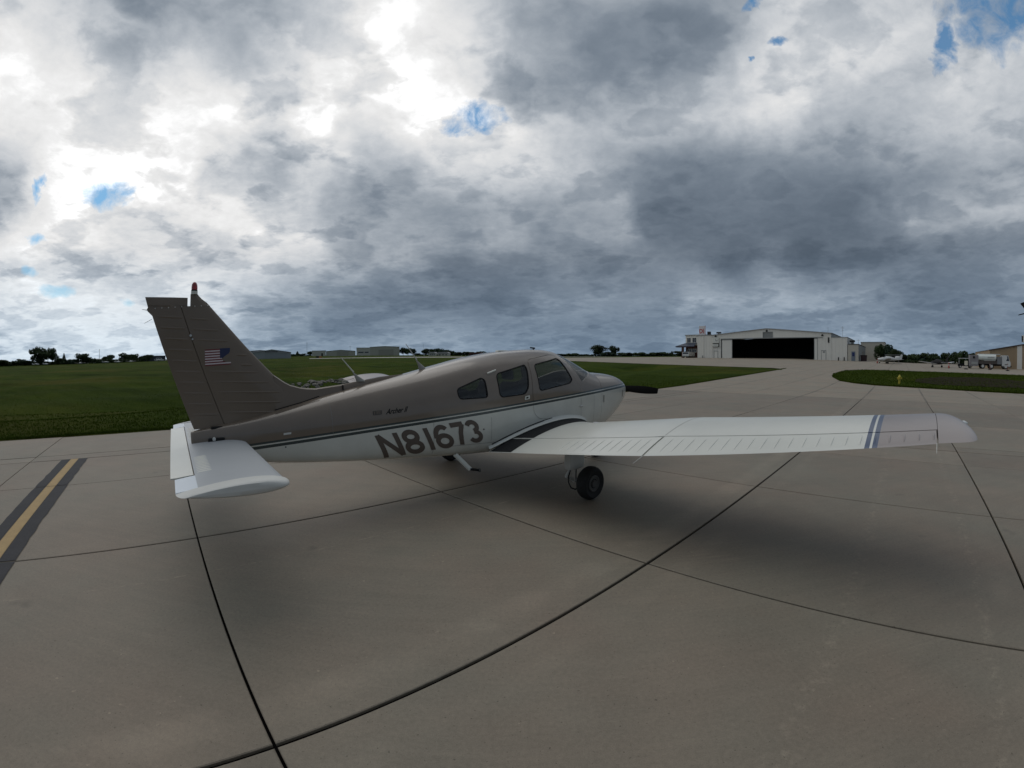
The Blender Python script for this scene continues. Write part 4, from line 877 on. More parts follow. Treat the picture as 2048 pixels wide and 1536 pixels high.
# dorsal fillet ahead of the fin
mb = MB(); rows_ = []
dz_ = lambda x: float(np.interp(x, [-3.28, -3.12, -2.96, -2.82, -2.52, -2.02, -1.72], [1.60, 1.49, 1.443, 1.432, 1.462, 1.535, 1.560]))
for x in np.linspace(-3.27, -1.72, 28):
    t_ = (x + 3.27) / 1.55; w0 = .058 * (1 - .55 * t_); zt_ = dz_(x); zb_ = stat(x)[1] - .05; rows_.append([(x, -w0, zb_), (x, -w0 * .75, zb_ + (zt_ - zb_) * .45), (x, -w0 * .42, zt_ - .012), (x, 0, zt_), (x, w0 * .42, zt_ - .012), (x, w0 * .75, zb_ + (zt_ - zb_) * .45), (x, w0, zb_)])
mb.grid(rows_); mb.build('dorsal_fillet', [M_taupe], plane, smooth=40)
mb = MB(); mb.path([(-3.29, -.105, 1.235), (-3.0, -.100, 1.297), (-2.80, -.095, 1.352)], .006, 6); mb.build('fillet_seal', [M_black], plane)
mb = MB(); mb.box(-2.505, -2.498, -.05, -.01, 1.40, 1.458); mb.build('skin_seam', [M_black], plane)
# stabilator with anti-servo tab
def stab_sec(y):
    a = abs(y); le = -3.605 - .02 * max(0, (.35 - a) / .35); return le
SZ = .925
def stz(x, le=-3.605, te=-4.36): q = min(max((le - x) / (le - te), 0), 1); return .085 * foil(q, 1.0) * .56
mb = MB(); rows_ = []
ys = list(np.linspace(-1.84, 1.84, 41))
for y in ys:
    xe = -4.190; xs = chordpts(-3.605, xe, 18); rows_.append([(x, y, SZ + stz(x)) for x in xs] + [(x, y, SZ - stz(x)) for x in xs[::-1][:-1]])
mb.grid(rows_, closed=True, cap0=True, cap1=True); stab = mb.build('stabilator', [mat('stabilator paint', (.40, .42, .435), .45, var=.06, vscale=3)], plane, smooth=35)
for sd_ in (-1, 1):
    y0, y1 = sd_ * 1.46, sd_ * 1.84; xs = np.linspace(-4.188, -4.335, 4); mb = MB(); mb.grid([[(x, y, SZ + max(stz(x), .005)) for x in xs] + [(x, y, SZ - max(stz(x), .005)) for x in xs[::-1]] for y in (y0, y1)], closed=True, cap0=True, cap1=True)
    mb.build('tail_tip_block', [mat('fresh white patch', (.66, .71, .76), .45)], stab, smooth=35)
    rows_ = []
    for t_ in np.linspace(0, 1, 8):
        y = sd_ * (1.842 + .125 * math.sin(t_ * math.pi / 2)); k = math.sqrt(max(0, 1 - t_**2.4)); le = -3.590 - .10 * t_**2.4; te = -4.335 + .07 * t_**2; xs = chordpts(le, te, 18); up_, lo = [], []
        for x in xs:
            q = min(max((le - x) / (le - te), 0), 1); th_ = stz(-3.605 - q * .755); ex = math.sin(math.pi * min(q + .02, 1))**.8
            up_.append((x, y, SZ + (th_ + .012 * ex) * (.35 + .65 * k))); lo.append((x, y, SZ - (th_ * .75 + .012 * ex) * (.10 + .90 * k) + .10 * t_**2 * th_))
        rows_.append(up_ + lo[::-1][1:-1])
    mb = MB(); mb.grid(rows_, closed=True, cap0=True, cap1=True); mb.build('stabilator_tip', [M_whd], stab, smooth=40)
    mb = MB(); xs = np.linspace(-3.68, -4.16, 12); vs3 = []
    for x in xs: vs3 += [(x, sd_ * 1.840, SZ + stz(x) + .013), (x, sd_ * 1.846, SZ + stz(x) + .013)]
    for x in (-3.70, -3.82, -3.94, -4.06): mb.lathe([(0, .007), (.003, .006)], (x, sd_ * 1.835, SZ + stz(x) + .0), (0, 0, 1), 8)
    mb.build('tip_screw', [M_black], stab, kind='stuff')
xs = np.linspace(-4.199, -4.365, 5); mb = MB(); mb.grid([[(x, y, SZ + max(stz(x), .004) + (-4.199 - x) * .03) for x in xs] + [(x, y, SZ - max(stz(x), .004) + (-4.199 - x) * .03) for x in xs[::-1]] for y in np.linspace(-1.43, 1.43, 16)], closed=True, cap0=True, cap1=True); tab_ = mb.build('trim_tab', [M_wht], stab, smooth=35)
mb = MB()
for i in range(22):
    y = -1.38 + i * .058 if i < 11 else .3 + (i - 11) * .09
    rows_ = [[(x, y + d, SZ + stz(x) + hh) for d, hh in ((-.010, -.001), (-.004, .006 * e), (.004, .006 * e), (.010, -.001))] for x, e in zip(np.linspace(-4.06, -4.17, 4), (.1, 1, 1, .2))]; mb.grid(rows_)
mb.build('stiffening_bead', [M_wht], stab, smooth=60, kind='stuff')
mb = MB(); mb.lathe([(0, .018), (.02, .017), (.03, .008)], (-3.93, -.115, SZ + .055), (0, -.3, 1), 14); mb.build('tail_fitting', [M_whd], plane, smooth=40)
mb = MB(); soft_box(mb, -3.99, -3.82, -.125, -.085, .945, 1.0, 0, .01); mb.build('stabilator_slot', [M_gap], plane)
mb = MB(); soft_box(mb, -3.95, -3.74, -.062, -.030, 1.075, 1.105, 0, .01); mb.build('rudder_slot', [M_gap], plane)

# ------------------------------------------------------------------ propeller, antennas, step
prop = obj('propeller', (lambda b: (b.lathe([(0, .10), (.06, .10), (.07, .02)], (2.43, 0, 1.22), (1, 0, 0), 20), b)[1])(MB()).mesh('propeller', [M_black], 40), plane)
mb = MB(); mb.lathe([(0, .165), (.08, .158), (.18, .12), (.27, .06), (.31, .004)], (2.47, 0, 1.22), (1, 0, 0), 28); mb.build('spinner', [M_wht], prop, smooth=50)
for sd_ in (-1, 1):
    mb = MB(); rows_ = []
    for t_ in np.linspace(.06, 1, 22):
        r = .97 * t_; ch = .050 + .026 * math.sin(min(1, t_ / .62) * math.pi / 2) - .030 * max(0, (t_ - .6) / .4)**2; th = .022 * (1 - t_) + .006; tw = R(62 - 42 * t_); yy = sd_ * r; zz0 = 1.22 - sd_ * -.035 * t_
        cs, sn = math.cos(tw), math.sin(tw); rw = []
        for a in np.linspace(0, 2 * math.pi, 14, endpoint=False):
            lx, lz = th * math.sin(a), ch * math.cos(a); rw.append((2.495 + lx * cs - lz * sn * sd_, yy, zz0 + lx * sn * sd_ + lz * cs))
        rows_.append(rw)
    mb.grid(rows_, closed=True, cap0=True, cap1=True); mb.build('propeller_blade', [mat('propeller black', (.005, .005, .005), .9, spec=.05)], prop, smooth=40)
M_ant = mat('antenna mast', (.30, .29, .26), .5)
for x, tx, tz in ((-2.26, -2.505, 1.765), (-1.43, -1.675, 1.925)):
    z0 = dz_(x) if x < -2 else stat(x)[1]; mb = MB(); rows_ = []
    for t_ in np.linspace(0, 1, 6):
        w0 = .055 * (1 - t_)**1.3 + .008; rows_.append([(x + (tx - x) * .42 * t_ + w0 * math.cos(a), (.018 * (1 - t_) + .006) * math.sin(a), z0 - .012 + (tz - z0) * .40 * t_) for a in np.linspace(0, 2 * math.pi, 10, endpoint=False)])
    mb.grid(rows_, closed=True, cap1=True); a_ = mb.build('antenna', [M_ant], plane, smooth=50)
    mb = MB(); mb.tube((x + (tx - x) * .38, 0, z0 + (tz - z0) * .36), (tx, 0, tz), .008, .004, 8); mb.build('antenna_whip', [M_whd], a_, smooth=50)
mb = MB(); soft_box(mb, -.24, -.04, -.05, .05, stat(-.14)[1] - .03, stat(-.14)[1] + .012, 0, .02); mb.build('roof_antenna', [M_wht], plane, smooth=40)
mb = MB(); mb.tube((.42, -.06, 1.872), (.42, -.06, 1.897), .008); mb.tube((.36, -.06, 1.90), (.45, -.06, 1.893), .010, .012, 8); mb.build('air_probe', [M_black], plane)
mb = MB(); rows_ = []
for t_ in np.linspace(0, 1, 4):
    cx, cz = -1.255 + .185 * t_, .575 - .205 * t_; rows_.append([(cx + .030 * math.cos(a), -.42 - .05 * t_ + .014 * math.sin(a), cz + .012 * math.cos(a)) for a in np.linspace(0, 2 * math.pi, 12, endpoint=False)])
mb.grid(rows_, closed=True, cap0=True, cap1=True); st_ = mb.build('boarding_step', [M_wht], plane, smooth=50)
mb = MB(); mb.tube((-1.075, -.47, .375), (-.965, -.50, .350), .016, .016, 10); mb.build('step_bar', [M_black], st_, smooth=50)
mb = MB(); mb.tube((-.965, -.50, .350), (-.945, -.505, .345), .026, .026, 14); mb.build('step_end', [M_rim], st_, smooth=50)

# ------------------------------------------------------------------ landing gear
def wheel(parent, x, y, r, w, face):
    mb = MB(); prof = []
    for a in np.linspace(-1.25, 1.25, 15): prof.append((w * .5 * math.sin(a) / math.sin(1.25), r - (w * .40) * (1 - math.cos(a) ** .8 if math.cos(a) > 0 else 1)))
    prof = [(-w * .36, r * .52)] + prof + [(w * .36, r * .52)]
    mb.lathe(prof, (x, y, r), (0, 1, 0), 40); wh = mb.build('wheel', [M_rub], parent, smooth=50)
    mb = MB(); f = face; mb.lathe([(0, r * .50), (.012, r * .49), (.016, r * .44), (.006, r * .38), (.004, r * .22), (.020, r * .20), (.022, r * .02)], (x, y + f * w * .33, r), (0, f, 0), 28); mb.build('rim', [M_rim], wh, smooth=35)
    return wh
def main_gear(right):
    sg = -1 if right else 1; g = MB(); LX, LY = -.065, 1.30; zt_ = wz(LY, -.1, False, right) + .03
    soft_box(g, LX - .15, LX + .13, sg * LY - .07, sg * LY + .07, .365, zt_, 0, .02); leg = g.build('main_gear_leg', [M_whd], plane, smooth=40)
    mb = MB(); mb.tube((LX, sg * LY, .38), (LX, sg * LY, .19), .034, .034, 16); mb.tube((LX, sg * (LY - .03), .215), (-.03, sg * 1.59, .215), .024, .022, 12); mb.build('oleo_strut', [M_metal], leg, smooth=50)
    mb = MB(); mb.path([(LX - .08, sg * LY, .38), (LX - .17, sg * LY, .29), (LX - .03, sg * LY, .215)], .017, 8); mb.build('torque_link', [M_whd], leg)
    mb = MB(); pts = [(LX - .10, sg * (LY + .02), .38), (LX - .15, sg * (LY + .03), .30), (LX - .165, sg * (LY + .04), .22), (LX - .14, sg * (LY + .06), .15), (LX - .08, sg * (LY + .08), .12), (LX, sg * (LY + .09), .16)]; mb.path(pts, .008, 6); mb.build('brake_hose', [M_black], leg)
    mb = MB(); mb.lathe([(0, .085), (.02, .085)], (-.03, sg * 1.43, .215), (0, sg, 0), 24); mb.build('brake', [M_metal], leg); mb = MB(); mb.box(-.06, .05, sg * 1.42 - .03, sg * 1.42 + .03, .25, .33); mb.build('brake_caliper', [M_metal], leg)
    wheel(leg, -.03, sg * 1.52, .209, .160, sg)
main_gear(True); main_gear(False)
mb = MB(); mb.tube((1.86, 0, .72), (2.02, 0, .20), .045, .035, 16); mb.tube((2.02, -.10, .19), (2.02, .10, .19), .016, .016, 8); mb.path([(2.02, .09, .19), (1.98, .09, .42), (1.98, -.09, .42), (2.02, -.09, .19)], .018, 8); ng = mb.build('nose_gear_leg', [M_whd], plane, smooth=50)
wheel(ng, 2.02, 0, .18, .13, -1)
mb = MB(); mb.tube((-3.9, 0, .80), (-3.95, 0, .70), .012, .008, 8); mb.build('tail_tiedown', [M_metal], plane)

# ================================================================== surroundings
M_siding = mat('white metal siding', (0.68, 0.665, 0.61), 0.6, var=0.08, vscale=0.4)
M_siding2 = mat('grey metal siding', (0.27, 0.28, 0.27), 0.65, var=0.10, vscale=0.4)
M_trim = mat('grey trim', (0.30, 0.31, 0.30), 0.6)
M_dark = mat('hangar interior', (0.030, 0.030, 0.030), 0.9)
M_roof = mat('metal roof', (0.30, 0.30, 0.30), 0.6, var=0.08)
M_win = mat('window glass dark', (0.018, 0.024, 0.036), 0.12)
M_brick = mat('dark red brick', (0.075, 0.030, 0.024), 0.9, var=0.2, vscale=2)
M_blue = mat('blue metal awning', (0.020, 0.032, 0.060), 0.5)
M_bluedoor = mat('blue door', (0.14, 0.17, 0.21), 0.5)
M_tan = mat('tan metal siding', (0.32, 0.235, 0.145), 0.7, var=0.08, vscale=0.5)
M_sign = mat('sign board', (0.62, 0.63, 0.58), 0.6)
M_signred = mat('sign red', (0.40, 0.035, 0.035), 0.5)
M_cream = mat('cream siding', (0.44, 0.42, 0.36), 0.7, var=0.06)

def place(name, label, cat, u, v, group=None, z=None):
    """a thing whose local X runs along the hangar front (towards -v), local Y runs away (towards +u)"""
    x, y = UV(u, v); return thing(name, label, cat, (x, y, float(T(x, y)) if z is None else z), PHI - math.pi / 2, group)
def ribs(x0, x1, zf, y, step=.6, w=.10, d=.05):
    mb = MB(); n = int((x1 - x0) / step)
    for i in range(n + 1):
        x = x0 + i * step; za, zb = zf(x); mb.box(x - w / 2, x + w / 2, y - d, y + .01, za, zb)
    return mb
# --- main hangar
Z0 = 2.30
h = place('hangar', 'big white gabled hangar with its wide dark doorway open', 'hangar', 128, 35.4, z=Z0)
X = lambda s: s + 35.4                                            # along the front, peak at 0
gab = [(X(-52.5), -.3), (X(-52.5), 7.0), (X(-35.7), 8.42), (X(-17.9), 6.9), (X(-17.9), -.3)]
o0, o1, oz, on0, on1, onz = X(-49.4), X(-21.45), 5.75, X(-36.65), X(-34.0), 7.35
mb = MB()
def gz(x): return 7.0 + (8.42 - 7.0) * (x - X(-52.5)) / 16.8 if x < X(-35.7) else 8.42 - (8.42 - 6.9) * (x - X(-35.7)) / 17.8
def wallp(x0, x1, z0, z1, top=False):
    n = max(1, int((x1 - x0) / 1.2)); xs = np.linspace(x0, x1, n + 1)
    for a, b in zip(xs[:-1], xs[1:]):
        za, zb = (gz(a), gz(b)) if top else (z1, z1); mb.add([(a, 0, z0), (b, 0, z0), (b, 0, zb), (a, 0, za), (a, .3, z0), (b, .3, z0), (b, .3, zb), (a, .3, za)], [(0, 1, 2, 3), (4, 7, 6, 5), (0, 4, 5, 1), (3, 2, 6, 7)])
wallp(X(-52.5), o0, -.5, 0, True); wallp(o1, X(-17.9), -.5, 0, True); wallp(o0, on0, oz, 0, True); wallp(on1, o1, oz, 0, True)
xs = (on0, X(-35.7), on1); mb.add([(on0, 0, onz), (on1, 0, onz), (on1, 0, gz(on1)), (xs[1], 0, gz(xs[1])), (on0, 0, gz(on0))], [(0, 1, 2, 3, 4)])
mb.build('wall', [M_siding], h)
mb = ribs(X(-52.3), o0 - .1, lambda x: (0, gz(x) - .1), 0, .9, .06, .03); mb2 = ribs(o1 + .2, X(-18.0), lambda x: (0, gz(x) - .1), 0, .9, .06, .03); mb3 = ribs(o0 + .3, o1 - .3, lambda x: (oz if not (on0 - .1 < x < on1 + .1) else onz, gz(x) - .1), 0, .9, .06, .03)
for b in (mb, mb2, mb3): b.build('siding_rib', [M_siding], h, kind='stuff')
mb = MB(); D_ = 32
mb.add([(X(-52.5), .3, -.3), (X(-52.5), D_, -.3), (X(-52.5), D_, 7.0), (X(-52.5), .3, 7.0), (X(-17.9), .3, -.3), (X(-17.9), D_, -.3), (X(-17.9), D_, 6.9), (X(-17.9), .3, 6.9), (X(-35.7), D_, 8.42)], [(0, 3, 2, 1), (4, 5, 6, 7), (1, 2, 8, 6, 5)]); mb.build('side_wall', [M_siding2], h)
mb = MB(); mb.add([(X(-52.8), -.25, 7.02), (X(-35.7), -.25, 8.50), (X(-17.6), -.25, 6.92), (X(-52.8), D_, 7.02), (X(-35.7), D_, 8.50), (X(-17.6), D_, 6.92), (X(-52.8), -.25, 6.86), (X(-35.7), -.25, 8.32), (X(-17.6), -.25, 6.76)], [(0, 1, 4, 3), (1, 2, 5, 4), (6, 7, 1, 0), (7, 8, 2, 1)]); mb.build('roof', [M_roof], h)
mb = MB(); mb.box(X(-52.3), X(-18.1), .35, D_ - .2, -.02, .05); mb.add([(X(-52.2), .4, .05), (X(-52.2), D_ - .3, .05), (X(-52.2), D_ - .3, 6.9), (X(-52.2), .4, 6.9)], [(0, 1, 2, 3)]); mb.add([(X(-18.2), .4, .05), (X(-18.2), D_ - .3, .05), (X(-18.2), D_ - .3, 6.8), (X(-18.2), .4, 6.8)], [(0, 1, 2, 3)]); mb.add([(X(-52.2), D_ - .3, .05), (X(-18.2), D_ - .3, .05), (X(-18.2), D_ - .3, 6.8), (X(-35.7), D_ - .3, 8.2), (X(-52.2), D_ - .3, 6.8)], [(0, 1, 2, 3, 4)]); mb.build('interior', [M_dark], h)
for x0, x1, nm in ((X(-49.15), X(-45.95), 'door_panel'), (X(-22.45), X(-21.5), 'door_panel')):
    mb = MB(); mb.box(x0, x1, .05, .17, -.3, oz - .1); p_ = mb.build(nm, [M_siding], h); mb = MB()
    for a in (x0, x1 - .12): mb.box(a, a + .12, .02, .06, -.2, oz - .15)
    mb.box(x0, x1, .02, .06, oz - .35, oz - .12); mb.build('door_frame', [M_trim], p_)
mb = MB(); mb.box(o0, X(-20.2), -.14, -.02, oz - .05, oz + .16); mb.build('door_track', [M_trim], h)
mb = MB(); mb.box(on0 - .15, on0, -.06, .1, oz + .1, onz); mb.box(on1, on1 + .15, -.06, .1, oz + .1, onz); mb.box(on0 - .15, on1 + .15, -.06, .1, onz, onz + .2); tf = mb.build('tail_door', [M_trim], h)
mb = MB(); mb.box(on0, on1, .12, .2, oz, onz); mb.build('tail_door_panel', [M_siding2], tf); mb = MB()
for k in range(6): mb.box(on0 + .05, on1 - .05, .06, .13, oz + .15 + k * .24, oz + .20 + k * .24)
mb.build('tail_door_slat', [M_trim], tf)
for s, z in ((-35.6, 7.85), (-51.0, 6.70), (-20.2, 6.40)):
    mb = MB(); mb.lathe([(0, .16), (.25, .30), (.32, .32), (.34, .1)], (X(s), -.10, z + .12), (0, -.45, -.9), 14); mb.box(X(s) - .06, X(s) + .06, -.2, .02, z + .1, z + .22); mb.build('wall_lamp', [M_black], h)
for s0, s1, z1, nm in ((-20.45, -19.35, 2.45, 'side_door'), (-51.5, -50.45, 2.4, 'side_door')):
    mb = MB(); mb.box(X(s0), X(s1), -.05, .02, -.15, z1 - .15); p_ = mb.build(nm, [M_siding], h); mb = MB()
    for a, b, c_, d in ((s0 - .1, s0, -.15, z1), (s1, s1 + .1, -.15, z1), (s0 - .1, s1 + .1, z1 - .13, z1)): mb.box(X(a), X(b), -.10, .01, c_, d)
    mb.build('door_frame', [M_trim], p_)
mb = MB(); mb.box(X(-20.1), X(-19.55), -.10, -.06, 1.75, 2.2); mb.build('notice', [M_trim], h)
mb = MB(); mb.box(X(-18.75), X(-18.35), -.12, .0, 4.4, 5.75); mb.build('wall_louver', [M_dark], h)
mb = MB(); mb.tube((X(-55.2 + 3.2), -.06, -.1), (X(-52.0), -.06, 6.9), .07, .07, 8); mb.build('downspout', [M_siding], h)
mb = MB(); mb.box(-.04, .04, 9, 9.08, 8.0, 10.2); 
# signboard on the hangar wall
sg = place('wall_sign', 'white square sign with an emblem above a smaller panel, left of the hangar doorway', 'sign', 127.80, 50.95, z=Z0)
mb = MB(); mb.box(-.98, .98, -.12, .05, 4.62, 6.20); pn = mb.build('sign_panel', [M_sign], sg)
mb = MB(); mb.box(-.90, .85, -.12, .05, 3.60, 4.35); p2 = mb.build('sign_panel', [M_sign], sg)
mb = MB(); mb.box(-.95, .98, -.14, -.05, 4.38, 4.60); mb.build('text_band', [M_black], sg)
mb = MB(); mb.lathe([(0, .40), (.02, .40)], (.28, -.13, 5.55), (0, -1, 0), 20); em_ = mb.build('emblem', [M_trim], pn)
mb = MB(); mb.lathe([(0, .30), (.02, .30)], (.38, -.15, 5.68), (0, -1, 0), 18); mb.build('emblem_disc', [M_sign], em_)
mb = MB(); mb.box(-.98, 1.02, -.16, .06, 3.50, 3.60); mb.box(.86, 1.02, -.16, .06, 3.5, 4.40); mb.build('sign_frame', [M_black], sg)
for z in (4.1, 3.85):
    mb = MB(); mb.box(-.7, .6, -.135, -.11, z, z + .08); mb.build('text_line', [M_trim], p2)
# left flat-roofed wing and right annexes
a1 = place('hangar_annex', 'flat roofed white block joined to the left end of the gabled hangar', 'building', 128.05, 54.75, z=Z0 + .15)
mb = MB(); mb.box(-2.2, 2.24, 0, 24, -.4, 6.75); mb.build('wall', [M_siding], a1); mb = MB(); mb.box(-2.3, 2.24, -.10, 24, 6.75, 6.95); mb.build('parapet', [M_trim], a1)
mb = MB(); mb.box(-.25, -.10, -.12, .01, 0, 6.7); mb.build('downspout', [M_siding], a1); mb = MB(); mb.lathe([(0, .18), (.9, .18), (1.0, .1)], (-.35, -.5, -.1), (0, 0, 1), 12); mb.build('bollard', [M_trim], a1)
ribs(-2.0, 2.1, lambda x: (0, 6.7), 0, .9, .06, .03).build('siding_rib', [M_siding], a1, kind='stuff')
a2 = place('hangar_annex', 'plain white lean-to joined to the right end of the gabled hangar', 'building', 128.05, 15.75, z=Z0 - .1)
mb = MB(); mb.box(-2.12, 2.1, 0, 20, -.4, 5.75); mb.build('wall', [M_siding], a2); mb = MB(); mb.box(-2.12, 2.2, -.08, 20, 5.75, 5.92); mb.build('roof_edge', [M_trim], a2); ribs(-1.9, 2.0, lambda x: (0, 5.7), 0, .9, .06, .03).build('siding_rib', [M_siding], a2, kind='stuff')
for xx in (-.15, 1.35): mb = MB(); mb.lathe([(0, .14), (.85, .14), (.95, .05)], (xx, -.5, -.15), (0, 0, 1), 10); mb.build('bollard', [M_black], a2)
a3 = place('hangar_annex', 'low white office extension with a blue windowed door, right of the hangar', 'building', 128.1, 12.05, z=Z0 - .2)
mb = MB(); mb.box(-1.45, 1.32, 0, 26, -.3, 4.1); mb.build('wall', [M_cream], a3); mb = MB(); mb.box(-1.45, 1.42, -.1, 26, 4.1, 4.25); mb.build('roof_edge', [M_dark], a3)
mb = MB(); mb.box(-.52, .48, -.05, .02, -.15, 2.35); d_ = mb.build('door', [M_bluedoor], a3); mb = MB(); mb.box(-.32, .30, -.08, -.04, 1.15, 2.1); mb.build('door_window', [mat('blue glass', (.012, .02, .10), .1)], d_)
mb = MB()
for k in range(9): mb.box(1.30, 1.36, 1.2 + k * 2.7, 1.35 + k * 2.7, -.2, 4.05)
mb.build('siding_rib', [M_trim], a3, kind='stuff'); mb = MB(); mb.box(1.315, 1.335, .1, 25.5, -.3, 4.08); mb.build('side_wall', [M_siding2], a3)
for k in range(2): mb = MB(); mb.box(1.30, 1.38, 13 + k * 4, 14.4 + k * 4, .6, 2.6); mb.build('window', [M_win], a3)
a4 = place('storage_building', 'beige flat roofed building showing behind the low office extension', 'building', 158, 8.5, z=2.3); mb = MB(); mb.box(-4, 3.6, 0, 12, -.3, 5.6); mb.build('wall', [M_cream], a4); mb = MB(); mb.box(-4.1, 3.7, -.1, 12, 5.6, 5.75); mb.build('roof_edge', [M_trim], a4)
# roof gear: each stands on a roof
def roofthing(nm, label, cat, u, s, z): return place(nm, label, cat, u, -s, z=z)
r_ = roofthing('roof_sign', 'white roof sign with red letters, above the left block of the hangar', 'sign', 130, -56.2, Z0 + 6.95)
mb = MB(); mb.box(-1.0, .95, -.04, .04, .35, 3.0); bd_ = mb.build('sign_panel', [mat('sign white', (.62, .60, .60), .6)], r_); mb = MB(); mb.tube((1.0, 0, 0), (1.0, 0, 3.15), .06); mb.build('post', [M_signred], r_); mb = MB(); mb.tube((-.9, .02, 0), (-.9, .02, .4), .05); mb.build('post', [M_signred], r_)
def flat_text(nm, text, size, m, parent, x, y, z, bold=.0, rot=0):
    cu = bpy.data.curves.new('t', 'FONT'); cu.body = text; cu.size = size; cu.offset = bold; cu.extrude = .01; cu.align_x = 'CENTER'; t_ = bpy.data.objects.new('t', cu); col.objects.link(t_)
    dg = bpy.context.evaluated_depsgraph_get(); dg.update(); me = bpy.data.meshes.new_from_object(t_.evaluated_get(dg)); bpy.data.objects.remove(t_); me.name = nm; me.transform(Matrix.Rotation(math.pi / 2, 4, 'X')); me.transform(Matrix.Rotation(rot, 4, 'Y')); me.materials.clear(); me.materials.append(m); return obj(nm, me, parent, (x, y, z))
flat_text('letter', 'D', 1.7, M_signred, bd_, -.35, -.07, .9, .03, R(-6)); flat_text('letter', 'J', 1.5, M_signred, bd_, .50, -.07, 1.15, .03, R(-8))
r_ = roofthing('roof_ventilator', 'dark box ventilator beside the white roof sign', 'ventilator', 131, -54.5, Z0 + 6.9); mb = MB(); mb.box(-.9, .9, -.5, .5, .15, .45); mb.box(-.3, .6, -.4, .4, .45, 1.35); mb.build('housing', [M_dark], r_); mb = MB(); mb.box(-1.0, 1.0, -.55, .55, 0, .15); mb.build('curb', [M_trim], r_)
r_ = roofthing('roof_ventilator', 'small dark cowl standing on the left slope of the hangar roof', 'ventilator', 131, -51.2, Z0 + 7.05); mb = MB(); mb.box(-.65, .65, -.4, .4, .55, .98); mb.build('cowl', [M_dark], r_); mb = MB(); mb.box(-.15, .15, -.15, .15, 0, .6); mb.build('duct', [M_trim], r_)
r_ = roofthing('roof_ventilator', 'rounded dark ventilator at the edge of the left block roof', 'ventilator', 129.2, -56.9 + .5, Z0 + 6.7); mb = MB(); mb.lathe([(0, .3), (.2, .5), (.45, .5), (.6, .2)], (-1.0, 0, 0.1), (0, 0, 1), 14); mb.build('cap', [M_trim], r_); mb = MB(); mb.lathe([(-.2, .2), (.12, .2)], (-1.0, 0, .1), (0, 0, 1), 10); mb.build('duct', [M_trim], r_)
r_ = roofthing('roof_ventilator', 'flat dark exhaust hood behind the right lean-to', 'ventilator', 131, -12.6, Z0 + 3.9); mb = MB(); mb.box(-.7, .7, -.5, .5, .75, 1.15); mb.build('hood', [M_dark], r_); mb = MB(); mb.box(-.3, .3, -.3, .3, 0, .8); mb.build('duct', [M_trim], r_)
for s, z, hh, arms, lb in ((-15.0, 5.6, 3.0, 3, 'thin roof aerial with crossbars on the right lean-to'), (-18.9, 6.7, 1.9, 0, 'bare thin rod at the right end of the hangar gable'), (-10.9, 3.95, 1.3, 1, 'short rod on the low office extension')):
    r_ = roofthing('roof_antenna', lb, 'antenna', 129.5, s, Z0 + z); mb = MB(); mb.tube((0, 0, 0), (0, 0, hh), .045, .03, 6); mb.build('mast', [M_trim], r_)
    for k in range(arms): mb = MB(); mb.tube((-.5 + .12 * k, 0, hh - .25 - .4 * k), (.5 - .12 * k, 0, hh - .2 - .4 * k), .03, .03, 6); mb.build('crossbar', [M_trim], r_)
# two storey office with a blue awning
of = place('office_building', 'two storey white office with blue awning over a brick ground floor, left of the hangar', 'building', 136, 62.7, z=2.75)
mb = MB(); mb.box(-1.95, 4.8, 0, 12, 3.9, 7.1); mb.build('wall', [M_siding], of); mb = MB(); mb.box(-2.15, 4.8, -.2, 12, 7.1, 7.35); mb.build('parapet', [M_trim], of); mb = MB(); mb.box(-1.95, 4.8, .02, 12, -.3, 3.9); mb.build('brick_wall', [M_brick], of)
for x0, x1, z0, z1 in ((-1.4, -.15, 4.8, 6.3), (.5, 1.8, 4.8, 6.3), (-1.1, .1, 1.75, 2.75), (.3, 1.8, 1.75, 2.75)):
    mb = MB(); mb.box(x0, x1, -.03, .05, z0, z1); w_ = mb.build('window', [M_win], of); mb = MB()
    for a, b, c_, d in ((x0 - .08, x0, z0 - .08, z1 + .08), (x1, x1 + .08, z0 - .08, z1 + .08), (x0, x1, z1, z1 + .08), (x0, x1, z0 - .08, z0), ((x0 + x1) / 2 - .03, (x0 + x1) / 2 + .03, z0, z1)): mb.box(a, b, -.07, .0, c_, d)
    mb.build('window_frame', [M_siding], w_)
mb = MB(); mb.add([(-4.6, -2.2, 3.65), (2.0, -2.2, 3.65), (2.0, .02, 4.75), (-1.9, .02, 4.75), (-4.6, 4, 3.65), (-1.9, 4, 4.75), (-4.6, -2.2, 3.45), (2.0, -2.2, 3.45), (-4.6, 4, 3.45)], [(0, 1, 2, 3), (0, 3, 5, 4), (6, 7, 1, 0), (8, 6, 0, 4)]); mb.build('awning', [M_blue], of)
mb = MB(); mb.box(-4.5, 2.0, -2.1, -.0, 3.30, 3.45); mb.build('awning_soffit', [M_brick], of)
for xx in (-2.2,): mb = MB(); mb.box(xx - .3, xx + .3, -2.0, -1.4, -.2, 3.4); mb.build('pillar', [M_brick], of)

